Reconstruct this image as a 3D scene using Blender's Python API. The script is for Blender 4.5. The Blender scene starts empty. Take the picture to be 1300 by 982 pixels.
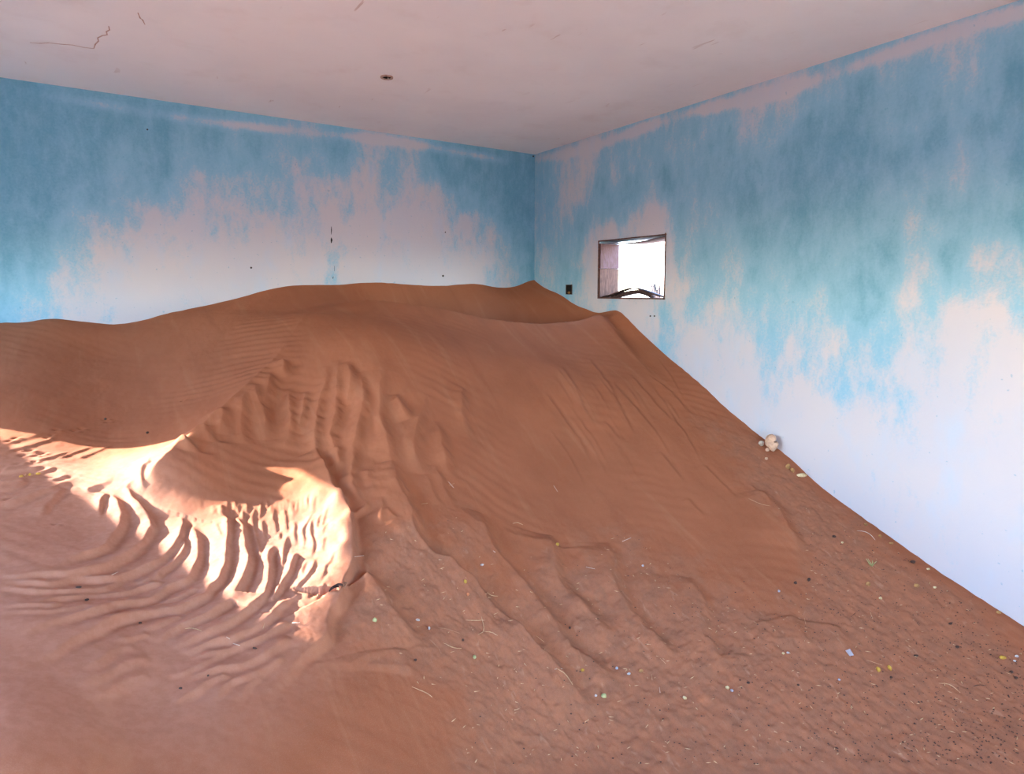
import bpy, bmesh, math, random
import numpy as np
from mathutils import Vector, Matrix

random.seed(7)
RNG = np.random.default_rng(11)
SC = bpy.context.scene
COL = SC.collection

# ------------------------------------------------------------------ camera
FPX, PITCH, YAW = 796.2, math.radians(5.45), math.radians(32.93)
CAM = np.array([0.0, 0.0, 1.90])
cam_d = bpy.data.cameras.new('camera')
cam_d.sensor_width = 36.0
cam_d.lens = 36.0 * FPX / 1300.0
cam_d.shift_y = -45.0 / 1300.0
cam_d.clip_start, cam_d.clip_end = 0.05, 500
cam = bpy.data.objects.new('camera', cam_d)
cam.location = CAM
cam.rotation_euler = (math.pi / 2 - PITCH, 0, -YAW)
COL.objects.link(cam)
SC.camera = cam

# ------------------------------------------------------------------ sky, sun, exposure
SUN_AZ, SUN_EL = math.radians(-33.0), math.radians(22.5)     # plan direction the light travels, elevation
world = bpy.data.worlds.new('world')
SC.world = world
world.use_nodes = True
wn = world.node_tree
sky = wn.nodes.new('ShaderNodeTexSky')
sky.sky_type = 'NISHITA'
sky.sun_disc = False
sky.sun_elevation = SUN_EL
sky.sun_rotation = math.radians(-57)
sky.altitude = 0
sky.air_density, sky.dust_density, sky.ozone_density = 1.0, 0.5, 3.5
wn.links.new(sky.outputs[0], wn.nodes['Background'].inputs[0])
wn.nodes['Background'].inputs[1].default_value = 1.6

sun_d = bpy.data.lights.new('sun', 'SUN')
sun_d.energy = 11.0
sun_d.angle = math.radians(0.53)
sun_d.color = (1.0, 0.97, 0.94)
sun = bpy.data.objects.new('sun', sun_d)
sdir = Vector((math.cos(SUN_AZ) * math.cos(SUN_EL), math.sin(SUN_AZ) * math.cos(SUN_EL), -math.sin(SUN_EL)))
sun.rotation_euler = sdir.to_track_quat('-Z', 'Y').to_euler()
sun.location = (-12, 9, 8)
COL.objects.link(sun)

SC.view_settings.view_transform = 'Standard'
SC.view_settings.look = 'None'
SC.view_settings.gamma = 1
SC.view_settings.use_curve_mapping = False
SC.view_settings.exposure = 1.9
SC.cycles.diffuse_bounces = 6
SC.cycles.max_bounces = 12

# room measures (inner faces)
XR, XL, YB, YF, ZC, TH = 3.783, -1.70, 5.41, -1.10, 3.30, 0.235
WIN_R = (3.585, 4.395, 1.845, 2.352)       # y0, y1, z0, z1 of the opening in the right wall
WIN_L = (3.50, 4.86, 1.825, 2.36)           # opening in the left wall
DOOR_L = (1.15, 2.25, 0.05, 2.55)          # doorway in the left wall beside the camera
DOOR_F = (0.8, 1.9, 0.05, 2.50)           # x0, x1, z0, z1 of the doorway behind the camera


def portal(name, loc, rot, sx, sy):
    d = bpy.data.lights.new(name, 'AREA')
    d.shape, d.size, d.size_y = 'RECTANGLE', sx, sy
    d.cycles.is_portal = True
    o = bpy.data.objects.new(name, d)
    o.location, o.rotation_euler = loc, rot
    COL.objects.link(o)


portal('daylight_portal', (XL - TH, (WIN_L[0] + WIN_L[1]) / 2, (WIN_L[2] + WIN_L[3]) / 2), (0, -math.pi / 2, 0), WIN_L[3] - WIN_L[2], WIN_L[1] - WIN_L[0])
portal('daylight_portal', (XL - TH, (DOOR_L[0] + DOOR_L[1]) / 2, (DOOR_L[2] + DOOR_L[3]) / 2), (0, -math.pi / 2, 0), DOOR_L[3] - DOOR_L[2], DOOR_L[1] - DOOR_L[0])
portal('daylight_portal', (XR + TH, (WIN_R[0] + WIN_R[1]) / 2, (WIN_R[2] + WIN_R[3]) / 2), (0, math.pi / 2, 0), WIN_R[3] - WIN_R[2], WIN_R[1] - WIN_R[0])
portal('daylight_portal', ((DOOR_F[0] + DOOR_F[1]) / 2, YF - TH, (DOOR_F[2] + DOOR_F[3]) / 2), (math.pi / 2, 0, 0), DOOR_F[1] - DOOR_F[0], DOOR_F[3] - DOOR_F[2])


# ------------------------------------------------------------------ helpers
def ray(px, py):
    fw = np.array([math.sin(YAW), math.cos(YAW), 0]); rt = np.array([math.cos(YAW), -math.sin(YAW), 0]); up = np.array([0, 0, 1.0])
    px = np.atleast_1d(np.asarray(px, float)); py = np.atleast_1d(np.asarray(py, float))
    v = (px - 650)[:, None] * rt + (446 - py)[:, None] * (math.sin(PITCH) * fw + math.cos(PITCH) * up) + FPX * (math.cos(PITCH) * fw - math.sin(PITCH) * up)
    return v / (v @ fw)[:, None]


def on_x(px, py, X=XR):
    v = ray(px, py); return CAM + v * (X / v[:, :1])


def on_y(px, py, Y=YB):
    v = ray(px, py); return CAM + v * (Y / v[:, 1:2])


def on_z(px, py, z=ZC):
    v = ray(px, py); return CAM + v * ((z - CAM[2]) / v[:, 2:3])


def tag(o, label=None, cat=None, group=None, kind=None):
    if label: o['label'] = label
    if cat: o['category'] = cat
    if group: o['group'] = group
    if kind: o['kind'] = kind
    return o


def link(name, me, mat=None, parent=None, smooth=False):
    o = bpy.data.objects.new(name, me)
    COL.objects.link(o)
    if mat: me.materials.append(mat)
    if parent: o.parent = parent
    if smooth:
        me.polygons.foreach_set('use_smooth', np.ones(len(me.polygons), bool))
    return o


def from_py(name, verts, faces, mat=None, parent=None, smooth=False):
    me = bpy.data.meshes.new(name)
    me.from_pydata([tuple(v) for v in verts], [], [tuple(f) for f in faces])
    me.update()
    return link(name, me, mat, parent, smooth)


def from_bm(name, bm, mat=None, parent=None, smooth=False):
    me = bpy.data.meshes.new(name)
    bm.to_mesh(me); bm.free()
    return link(name, me, mat, parent, smooth)


def empty(name, loc):
    o = bpy.data.objects.new(name, None)
    o.location = loc
    COL.objects.link(o)
    return o


def box(bm, a, b):
    (x0, y0, z0), (x1, y1, z1) = a, b
    v = [bm.verts.new(p) for p in ((x0, y0, z0), (x1, y0, z0), (x1, y1, z0), (x0, y1, z0), (x0, y0, z1), (x1, y0, z1), (x1, y1, z1), (x0, y1, z1))]
    for f in ((0, 3, 2, 1), (4, 5, 6, 7), (0, 1, 5, 4), (1, 2, 6, 5), (2, 3, 7, 6), (3, 0, 4, 7)):
        bm.faces.new([v[i] for i in f])
    return v


class Nodes:
    """small wrapper that keeps node wiring short"""
    def __init__(self, name):
        self.mat = bpy.data.materials.new(name)
        self.mat.use_nodes = True
        self.t = self.mat.node_tree
        self.bsdf = self.t.nodes['Principled BSDF']
        self.bsdf.inputs['Specular IOR Level'].default_value = 0.25

    def n(self, kind, **kw):
        nd = self.t.nodes.new('ShaderNode' + kind)
        for k, v in kw.items():
            if k in nd.inputs: nd.inputs[k].default_value = v
            else: setattr(nd, k, v)
        return nd

    def l(self, a, b): self.t.links.new(a, b)

    def coord(self, scale=(1, 1, 1)):
        tc = self.n('TexCoord'); mp = self.n('Mapping')
        mp.inputs['Scale'].default_value = scale
        self.l(tc.outputs['Object'], mp.inputs['Vector'])
        return mp.outputs[0]

    def noise(self, vec, scale, detail=4, rough=0.55, dist=0.0):
        nd = self.n('TexNoise', Scale=scale, Detail=detail, Roughness=rough, Distortion=dist)
        self.l(vec, nd.inputs['Vector'])
        return nd.outputs['Fac']

    def math(self, op, a, b=None, c=None, clamp=False):
        nd = self.n('Math', operation=op, use_clamp=clamp)
        for i, x in enumerate((a, b, c)):
            if x is None: continue
            if isinstance(x, (int, float)): nd.inputs[i].default_value = x
            else: self.l(x, nd.inputs[i])
        return nd.outputs[0]

    def ramp(self, fac, lo, hi):
        nd = self.n('MapRange', interpolation_type='SMOOTHSTEP')
        nd.inputs['From Min'].default_value = lo; nd.inputs['From Max'].default_value = hi
        self.l(fac, nd.inputs['Value'])
        return nd.outputs[0]

    def mix(self, fac, a, b):
        nd = self.n('Mix', data_type='RGBA')
        if isinstance(fac, (int, float)): nd.inputs[0].default_value = fac
        else: self.l(fac, nd.inputs[0])
        for i, x in ((6, a), (7, b)):
            if isinstance(x, tuple): nd.inputs[i].default_value = (*x, 1)
            else: self.l(x, nd.inputs[i])
        return nd.outputs[2]

    def attr(self, name):
        return self.n('Attribute', attribute_name=name).outputs['Fac']

    def color(self, c):
        if isinstance(c, tuple): self.bsdf.inputs['Base Color'].default_value = (*c, 1)
        else: self.l(c, self.bsdf.inputs['Base Color'])

    def rough(self, r): self.bsdf.inputs['Roughness'].default_value = r

    def bump(self, h, strength, dist=0.01):
        nd = self.n('Bump', Strength=strength, Distance=dist)
        self.l(h, nd.inputs['Height'])
        self.l(nd.outputs[0], self.bsdf.inputs['Normal'])


def srgb(r, g, b):
    f = lambda c: c / 12.92 if c <= 0.04045 else ((c + 0.055) / 1.055) ** 2.4
    return tuple(f(x / 255.0) for x in (r, g, b))


def simple_mat(name, c1, c2, scale=30, rough=0.9, bump=0.3, stretch=(1, 1, 1)):
    m = Nodes(name)
    v = m.coord(stretch)
    n = m.noise(v, scale, 5)
    m.color(m.mix(m.ramp(n, 0.35, 0.65), c1, c2))
    m.rough(rough)
    m.bump(n, bump, 0.004)
    return m.mat


# ------------------------------------------------------------------ numpy noise
def vnoise(x, y, seed):
    """smooth value noise in [-1, 1] on arrays"""
    n = 256
    tab = np.random.default_rng(seed).uniform(-1, 1, (n, n))
    xi, yi = np.floor(x).astype(int), np.floor(y).astype(int)
    fx, fy = x - xi, y - yi
    fx = fx * fx * (3 - 2 * fx); fy = fy * fy * (3 - 2 * fy)
    g = lambda a, b: tab[(xi + a) % n, (yi + b) % n]
    return (g(0, 0) * (1 - fx) + g(1, 0) * fx) * (1 - fy) + (g(0, 1) * (1 - fx) + g(1, 1) * fx) * fy


def fbm(x, y, seed, octv=4, gain=0.5):
    s, a, t = 0, 1.0, 0
    for k in range(octv):
        s = s + a * vnoise(x * 2 ** k + 17.3 * k, y * 2 ** k + 5.1 * k, seed + k); t += a; a *= gain
    return s / t


# ------------------------------------------------------------------ plaster walls with worn paint
def plaster_mat(name, axis):
    """flaking blue limewash over pale plaster; 'paint' says how much paint is left, noise breaks its edge"""
    m = Nodes(name)
    tall = (1, 1, 0.5)
    v1, v2 = m.coord(tall), m.coord((1, 1, 1))
    wide = m.noise(m.coord((1, 1, 0.35)), 5.5, 6, 0.6)
    mid = m.noise(v1, 15, 7, 0.65, 0.3)
    fine = m.noise(v2, 70, 6, 0.65)
    cover = m.math('ADD', m.attr('paint'), m.math('MULTIPLY', m.math('SUBTRACT', wide, 0.5), 0.75))
    cover = m.math('ADD', cover, m.math('MULTIPLY', m.math('SUBTRACT', mid, 0.5), 0.75))
    cover = m.math('ADD', cover, m.math('MULTIPLY', m.math('SUBTRACT', fine, 0.5), 0.45))
    mask = m.ramp(cover, 0.2, 0.66)
    big = m.noise(v2, 1.6, 4)
    blue = m.mix(m.ramp(cover, 0.55, 1.25), PAINT_LIGHT, PAINT_DEEP)
    bare = m.mix(m.ramp(big, 0.35, 0.65), BARE_A, BARE_B)
    bare = m.mix(m.ramp(m.noise(v1, 5, 5), 0.5, 0.8), bare, BARE_TINT)
    col = m.mix(mask, bare, blue)
    speck = m.ramp(m.noise(v2, 38, 2, 0.4), 0.735, 0.77)
    col = m.mix(m.math('MULTIPLY', speck, 0.45), col, PAINT_DEEP)
    m.color(col)
    m.rough(0.92)
    h = m.math('ADD', m.math('MULTIPLY', mask, 0.5), m.math('ADD', m.math('MULTIPLY', fine, 0.3), m.noise(v2, 3.0, 5)))
    m.bump(h, 0.35, 0.006)
    return m.mat


PAINT_LIGHT, PAINT_DEEP = srgb(142, 186, 206), srgb(106, 160, 182)
BARE_A, BARE_B, BARE_TINT = srgb(203, 195, 196), srgb(196, 193, 199), srgb(188, 196, 208)


def grid_lines(a, b, step, extra=()):
    n = max(1, int(round((b - a) / step)))
    g = set(np.round(np.linspace(a, b, n + 1), 5))
    for e in extra:
        g = {q for q in g if abs(q - e) > step * 0.3 or q in (round(a, 5), round(b, 5))}
        g.add(round(e, 5))
    return np.array(sorted(g))


def wall(name, plane, at, out, u0, u1, z0, z1, holes, mat, paint=None, step=0.02, margin=TH):
    """a wall slab: fine inner face with its openings cut out, plain outer face, reveals"""
    hu = sorted({q for h in holes for q in h[:2]}); hz = sorted({q for h in holes for q in h[2:]})
    cut = lambda u, v: any(h[0] < u < h[1] and h[2] < v < h[3] for h in holes)
    P = lambda u, v, off: (at + out * off, u, v) if plane == 'x' else (u, at + out * off, v)
    verts, faces = [], []

    def sheet(U, V, off, flip):
        b, n = len(verts), len(U)
        for v in V:
            for u in U: verts.append(P(u, v, off))
        for j in range(len(V) - 1):
            for i in range(n - 1):
                if cut((U[i] + U[i + 1]) / 2, (V[j] + V[j + 1]) / 2): continue
                k = b + j * n + i
                q = (k, k + 1, k + n + 1, k + n)
                faces.append(q[::-1] if flip else q)

    U, V = grid_lines(u0, u1, step, hu), grid_lines(z0, z1, step, hz)
    sheet(U, V, 0, False)
    n_inner = len(verts)
    sheet([u0 - margin, *hu, u1 + margin], sorted({z0, *hz, z1}), TH, True)
    for ha, hb, hc, hd in holes:
        for (p, q) in (((ha, hc), (hb, hc)), ((hb, hc), (hb, hd)), ((hb, hd), (ha, hd)), ((ha, hd), (ha, hc))):
            k = len(verts)
            verts.extend([P(*p, 0), P(*q, 0), P(*q, TH), P(*p, TH)])
            faces.append((k, k + 1, k + 2, k + 3))
    for (p, q, pm, qm) in (((u0, z0), (u0, z1), (u0 - margin, z0), (u0 - margin, z1)), ((u1, z0), (u1, z1), (u1 + margin, z0), (u1 + margin, z1))):
        k = len(verts)
        verts.extend([P(*p, 0), P(*q, 0), P(*qm, TH), P(*pm, TH)])
        faces.append((k, k + 1, k + 2, k + 3))
    o = from_py(name, verts, faces, mat)
    at_ = o.data.attributes.new('paint', 'FLOAT', 'POINT')
    vals = np.full(len(verts), 0.4, np.float32)
    if paint is not None:
        UU, VV = np.meshgrid(U, V)
        vals[:n_inner] = paint(UU.ravel(), VV.ravel())
    at_.data.foreach_set('value', vals)
    o['kind'] = 'structure'
    return o


def scatter(pts_u, pts_v, val, sharp=0.10):
    """inverse distance interpolation of the paint samples, stretched along the height"""
    pu, pv, va = np.asarray(pts_u), np.asarray(pts_v), np.asarray(val)
    def f(u, v):
        out = np.zeros(len(u), np.float32)
        for s in range(0, len(u), 20000):
            du = u[s:s + 20000, None] - pu; dv = (v[s:s + 20000, None] - pv) * 0.75
            w = 1.0 / (du * du + dv * dv + sharp * sharp * 0.2) ** 1.7
            out[s:s + 20000] = (w @ va) / w.sum(1)
        return out
    return f


BACK_PAINT = [
 (0,150,1),(60,150,1),(120,160,1),(200,165,.95),(260,170,.9),(320,180,.85),(380,190,.75),(430,195,.9),(560,200,.95),(610,210,1),(650,220,1),(676,230,1.1),
 (0,200,1),(100,200,1),(200,205,.9),(270,205,.85),(310,205,.72),(345,212,.6),(382,212,.36),(405,212,.55),(430,212,.75),(466,196,.42),(466,215,.28),(490,210,.6),(522,201,.42),(522,220,.25),(540,215,.75),(575,225,.95),(610,240,1),(650,250,1),(676,270,1.1),
 (0,250,1),(60,250,.95),(120,245,.9),(175,240,.82),(205,245,.66),(225,255,.45),(255,235,.4),(260,255,.28),(290,240,.45),(300,260,.3),(322,235,.35),(340,240,.5),(360,250,.3),(366,235,.55),(366,250,.62),(380,245,.25),(400,240,.2),(430,240,.35),(440,255,.4),(460,240,.22),(480,245,.4),(503,235,.45),(500,258,.35),(530,245,.2),(550,250,.25),(570,262,.45),(590,255,.75),(620,260,.9),(650,280,.95),(676,310,1.1),
 (0,290,1),(40,290,.92),(90,290,.75),(125,285,.62),(135,295,.45),(155,270,.55),(170,262,.4),(160,290,.25),(200,280,.2),(240,285,.18),(290,280,.3),(330,290,.25),(365,300,.3),(390,270,.32),(420,285,.12),(460,290,.06),(510,280,.06),(550,280,.1),(590,285,.2),(612,280,.5),(622,300,.3),(640,300,.55),(660,300,.75),(676,340,1.1),
 (0,330,.95),(40,330,.8),(80,325,.58),(110,330,.5),(128,335,.35),(140,330,.15),(190,330,.05),(260,335,.04),(330,330,.05),(400,330,.06),(412,335,.12),(421,330,.55),(421,350,.6),(432,345,.15),(470,330,.05),(520,320,.16),(560,320,.2),(590,330,.22),(620,330,.3),(640,330,.42),(660,330,.62),
 (0,370,.85),(40,365,.6),(80,365,.34),(110,375,.28),(128,370,.36),(145,375,.08),(200,370,.04),(280,365,.04),(350,350,.04),(600,350,.16),(640,350,.35),(660,350,.6),(560,355,.1),(500,352,.04),
 (0,400,.75),(50,395,.4),(100,398,.25),(135,398,.35),(160,400,.05),(240,388,.18)]
RIGHT_PAINT = [
 (690,230,.62),(690,260,.6),(712,225,.42),(725,240,.4),(745,212,.3),(750,228,.35),(762,235,.8),(780,215,.5),(800,200,.55),(850,185,.6),(880,175,.6),(700,300,.6),(690,330,.5),(700,345,.55),(740,290,.75),(730,320,.65),(770,260,.8),(790,275,.62),(800,240,.85),(850,230,.9),(860,260,.75),
 (752,305,.3),(750,340,.22),(748,372,.22),(738,335,.36),(738,365,.3),(775,297,.2),(800,292,.18),(825,283,.2),(838,290,.15),(850,285,.35),(851,310,.2),(851,345,.25),(851,372,.3),(862,320,.75),(862,290,.75),(722,340,.7),(718,365,.72),(730,352,.75),(735,385,.4),(775,388,.4),(800,385,.22),(825,386,.2),(842,402,.75),(844,430,.6),(830,410,.25),(855,400,.5),(815,400,.15),
 (870,340,.55),(890,320,.72),(882,360,.45),(905,350,.62),(900,370,.5),(880,385,.5),(905,400,.28),(865,420,.3),(890,440,.1),(870,450,.15),
 (900,190,.72),(940,215,.85),(950,260,.85),(928,300,.7),(945,330,.5),(940,350,.42),(960,310,.9),(957,350,.82),(962,390,.7),(973,400,.45),(930,400,.35),(978,425,.6),(985,450,.5),(950,470,.15),(930,445,.2),(900,480,.08),
 (960,140,.3),(1000,118,.35),(980,160,.6),(1010,135,.6),(1020,165,.95),(1000,200,.98),(1020,260,.95),(1000,320,.85),(992,350,.5),(1012,340,.72),(1030,352,.8),(1040,378,.6),(1062,372,.85),(1100,360,.95),(1100,390,.82),(1130,320,1),(1080,250,1),(1080,180,1),(1100,120,.95),(1060,110,.55),(1130,95,.6),
 (1162,120,.85),(1163,170,.7),(1166,210,.62),(1160,250,.5),(1158,290,.45),(1156,330,.55),(1140,200,1),(1190,180,1),(1190,260,1),(1215,55,.4),(1222,75,.5),(1220,110,.62),(1216,140,.66),(1217,190,.5),(1216,225,.48),(1240,160,.9),(1262,205,.6),(1258,235,.62),(1255,130,.75),(1260,60,.7),(1290,100,1.1),(1290,200,1.05),(1292,280,.95),(1280,330,.45),(1250,330,.35),(1252,290,.75),(1240,362,.6),(1200,325,.95),(1212,350,.85),(1182,372,.6),(1166,340,.35),(1160,385,.35),(1168,395,.6),
 (1292,388,.6),(1296,402,.55),(1270,400,.05),(1222,400,.2),(1220,430,.12),(1192,450,.42),(1186,475,.38),(1200,480,.1),(1150,470,.15),(1145,450,.3),(1130,435,.55),(1126,455,.6),(1138,485,.45),(1150,505,.5),(1112,490,.45),(1116,515,.3),(1090,472,.45),(1072,470,.5),(1068,495,.5),(1060,440,.35),(1040,440,.5),(1042,460,.4),(1030,470,.35),(1005,450,.25),(988,470,.5),(982,490,.35),(1020,500,.1),(960,510,.08),(1050,525,.12),(1100,540,.08),(1180,520,.06),(1280,500,.04),(1000,540,.1),(940,520,.12),(1052,580,.05),(1094,640,.25),(1092,560,.1),(1070,610,.03),(1200,620,.03),(1300,600,.03),(1300,750,.03),(1180,680,.04),(1280,450,.05),(1206,672,.2)]


def back_paint_fn():
    a = np.array(BACK_PAINT, float)
    p = on_y(a[:, 0], a[:, 1])
    f = scatter(p[:, 0], p[:, 2], a[:, 2])
    def g(u, v):
        val = f(u, v)
        band = np.exp(-((v - (ZC - 0.085 - 0.02 * np.sin(u * 2.1))) / 0.035) ** 2) * (0.75 + 0.5 * vnoise(u * 3.5, u * 0, 5))
        val = val - 0.62 * np.clip(band, 0, 1) * np.clip((u + 0.55) / 0.8, 0.25, 1) * np.clip((3.6 - u) / 0.5, 0.15, 1)
        return val
    return g


def right_paint_fn():
    a = np.array(RIGHT_PAINT, float)
    p = on_x(a[:, 0], a[:, 1])
    f = scatter(p[:, 1], p[:, 2], a[:, 2])
    def g(u, v):
        val = f(u, v)
        band = np.exp(-((v - (ZC - 0.075 - 0.02 * np.sin(u * 3.1))) / 0.04) ** 2) * (0.75 + 0.6 * vnoise(u * 3.1, u * 0, 9))
        return val - 0.6 * np.clip(band, 0, 1)
    return g


M_WALL = plaster_mat('worn_blue_limewash', 'x')
wall('wall_back', 'y', YB, 1, XL, XR, 0, ZC, [], M_WALL, back_paint_fn())
wall('wall_right', 'x', XR, 1, YF, YB, 0, ZC, [WIN_R], M_WALL, right_paint_fn())
wall('wall_left', 'x', XL, -1, YF, YB, 0, ZC, [WIN_L, DOOR_L], M_WALL, lambda u, v: 0.25 + 0.35 * v / 1.6 + 0 * u, step=0.1)
wall('wall_front', 'y', YF, -1, XL, XR, 0, ZC, [DOOR_F], M_WALL, lambda u, v: 0.1 + 0.3 * v / 1.6 + 0 * u, step=0.1)


def ceiling_mat():
    m = Nodes('ceiling_plaster')
    v = m.coord()
    n1, n2, n3 = m.noise(v, 0.9, 5), m.noise(v, 14, 6, 0.6), m.noise(v, 4, 6, 0.6)
    col = m.mix(m.ramp(n1, 0.35, 0.65), srgb(244, 236, 232), srgb(237, 229, 226))
    col = m.mix(m.math('MULTIPLY', m.ramp(n3, 0.52, 0.75), 0.14), col, srgb(205, 180, 168))
    # rusty drips and scuffs, short strokes in one direction
    st = m.n('Mapping'); st.inputs['Rotation'].default_value = (0, 0, math.radians(55)); st.inputs['Scale'].default_value = (1, 0.22, 1)
    tc = m.n('TexCoord'); m.l(tc.outputs['Object'], st.inputs['Vector'])
    s = m.ramp(m.noise(st.outputs[0], 17, 3, 0.5, 0.4), 0.685, 0.74)
    s = m.math('MULTIPLY', s, m.ramp(m.noise(v, 1.3, 2), 0.48, 0.62))
    col = m.mix(m.math('MULTIPLY', s, 0.5), col, srgb(180, 135, 115))
    m.color(col); m.rough(0.95)
    m.bump(m.math('ADD', n2, m.math('MULTIPLY', n3, 2.0)), 0.18, 0.006)
    return m.mat


M_CEIL = ceiling_mat()
bm = bmesh.new()
box(bm, (XL - TH, YF - TH, ZC), (XR + TH, YB + TH, ZC + 0.22))
tag(from_bm('ceiling', bm, M_CEIL), kind='structure')
bm = bmesh.new()
box(bm, (XL - TH, YF - TH, -0.15), (XR + TH, YB + TH, 0))
tag(from_bm('floor', bm, simple_mat('floor_cement', srgb(120, 112, 104), srgb(140, 130, 120), 6)), kind='structure')

# ------------------------------------------------------------------ the drift: broad shape
# columns: (px, first py, first distance or wall code, [(py, slope of the sand on the way down to it), ...])
def column(px, py0, d0, steps):
    d = d0
    drop = -ray(px, py0)[0, 2] * d0
    out = [(px, py0, d)]
    for py, sl in steps:
        s = -ray(px, py)[0, 2]
        d_new = (drop + sl * d) / (s + sl)
        drop = s * d_new; d = d_new
        out.append((px, py, d))
    return out


def wall_d(px, py, which):
    p = (on_y if which == 'b' else on_x)(px, py)[0] - CAM
    return p[0] * math.sin(YAW) + p[1] * math.cos(YAW)


BACK_LINE = [(-60, 412), (0, 410), (40, 408), (70, 405), (100, 408), (140, 411), (180, 406), (230, 394), (300, 379), (340, 368), (375, 362), (420, 362), (470, 358), (520, 361), (570, 362), (603, 360), (635, 365), (655, 363), (674, 356)]
RIGHT_LINE = [(680, 357), (700, 369), (725, 383), (745, 392), (760, 397), (780, 394), (810, 418), (850, 455), (910, 507), (970, 557), (1035, 611), (1100, 660), (1200, 730), (1300, 795), (1420, 868)]
CREST = [(395, 369, 5.0), (440, 377, 4.93), (500, 383, 4.95), (560, 392, 4.98), (620, 404, 5.05), (680, 410, 5.2), (730, 407, 5.36), (757, 400, 5.46), (779, 394.5, 5.52)]
SPINE = [(405, 384, 4.72), (380, 411, 4.38), (350, 453, 3.92), (315, 485, 3.58), (280, 518, 3.29), (245, 548, 3.05), (215, 572, 2.82), (200, 584, 2.74), (185, 597, 2.67), (165, 615, 2.59), (152, 640, 2.51)]
CP = []
CP += [(x, y, wall_d(x, y, 'b')) for x, y in BACK_LINE]
CP += [(x, y, wall_d(x, y, 'r')) for x, y in RIGHT_LINE]
N_WALL = len(CP)
CP += column(780, 396, wall_d(780, 396, 'r') - .05, [(480, .5), (560, .55), (640, .48), (720, .42), (800, .36), (892, .28), (982, .2)])
CP += column(900, 500, wall_d(900, 500, 'r') - .03, [(580, .47), (660, .45), (740, .4), (820, .33), (892, .28), (982, .2)])
CP += column(1000, 582, wall_d(1000, 582, 'r') - .03, [(660, .42), (740, .38), (820, .3), (892, .25), (982, .2)])
CP += column(1100, 662, wall_d(1100, 662, 'r') - .03, [(740, .35), (820, .3), (892, .25), (982, .15)])
CP += column(1200, 733, wall_d(1200, 733, 'r') - .03, [(800, .3), (892, .22), (982, .15)])
CP += column(1300, 798, wall_d(1300, 798, 'r') - .03, [(892, .2), (982, .12)])
CP += column(680, 411, 5.18, [(470, .45), (540, .55), (620, .52), (700, .42), (780, .36), (892, .28), (982, .2)])[1:]
CP += column(560, 394, 4.96, [(440, .35), (500, .5), (580, .55), (660, .5), (740, .4), (820, .33), (892, .25), (982, .2)])[1:]
CP += column(470, 381, 4.90, [(420, .3), (480, .5), (560, .55), (630, .5), (700, .42), (780, .33), (892, .25), (982, .2)])[1:]
CP += column(400, 377, 4.83, [(440, .45), (500, .5), (580, .5), (640, .4), (700, .33), (800, .27), (892, .22), (982, .2)])[2:]
CP += column(280, 522, 3.42, [(580, .42), (640, .33), (700, .28), (780, .22), (892, .17), (982, .13)])[1:]
CP += column(170, 618, 2.74, [(680, .25), (760, .2), (892, .14), (982, .1)])[1:]
CP += column(60, 406, wall_d(60, 406, 'b') - .03, [(450, .5), (500, .40), (550, .34), (590, .27), (640, .18), (700, .16), (780, .145), (892, .11), (982, .1)])
CP += column(-60, 412, wall_d(-60, 412, 'b') - .03, [(450, .5), (500, .40), (550, .34), (590, .27), (640, .18), (700, .16), (780, .145), (892, .11), (982, .1)])
CP += column(130, 411, wall_d(130, 411, 'b') - .03, [(450, .52), (500, .42), (550, .36), (590, .22)])
CP += column(230, 395, wall_d(230, 395, 'b') - .03, [(430, .45), (480, .45), (530, .40)])
CP += column(310, 378, wall_d(310, 378, 'b') - .03, [(410, .36), (450, .40)])
CP += [(455, 389, 5.22), (500, 405, 5.3), (560, 428, 5.4), (620, 446, 5.52), (680, 450, 5.75), (720, 438, 5.75), (600, 388, 5.95), (655, 394, 6.1), (700, 398, 6.0)]

_cp = np.array(CP, float)
_w = CAM + ray(_cp[:, 0], _cp[:, 1]) * _cp[:, 2:3]
EXTRA = [(-1.7, 5.4, 1.62), (-1.7, 4.8, 1.32), (-1.7, 4.0, 1.10), (-1.7, 3.0, .85), (-1.7, 2.0, .60), (-1.7, 1.0, .35), (-1.7, -.2, .2), (-1.7, -1.1, .12),
         (-.6, 1.0, .42), (0.3, 1.0, .36), (1.0, 1.0, .3), (1.0, .3, .2), (2.0, .4, .17), (3.7, .3, .10), (3.7, -1.0, .08), (1.5, -1.0, .08), (0, -1.0, .1), (0, 0, .2), (2.8, -.3, .1)]
_w = np.vstack([_w, np.array(EXTRA)])


def tps_fit(p, lam):
    n = len(p)
    d = np.hypot(p[:, None, 0] - p[None, :, 0], p[:, None, 1] - p[None, :, 1])
    K = np.where(d > 0, d * d * np.log(np.maximum(d, 1e-9)), 0) + np.diag(lam)
    Q = np.hstack([np.ones((n, 1)), p[:, :2]])
    A = np.block([[K, Q], [Q.T, np.zeros((3, 3))]])
    return np.linalg.solve(A, np.concatenate([p[:, 2], np.zeros(3)]))


_lam = np.full(len(_w), .005); _lam[:N_WALL] = .0002; _lam[len(CP) - 9:len(CP)] = .0008
_c = tps_fit(_w, _lam)


def macro(x, y):
    x, y = np.asarray(x, float).ravel(), np.asarray(y, float).ravel()
    out = np.empty(len(x))
    n = len(_w)
    for s in range(0, len(x), 40000):
        e = slice(s, s + 40000)
        d2 = (x[e, None] - _w[:, 0]) ** 2 + (y[e, None] - _w[:, 1]) ** 2
        out[e] = (0.5 * d2 * np.log(np.maximum(d2, 1e-12))) @ _c[:n] + _c[n] + _c[n + 1] * x[e] + _c[n + 2] * y[e]
    return out


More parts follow.
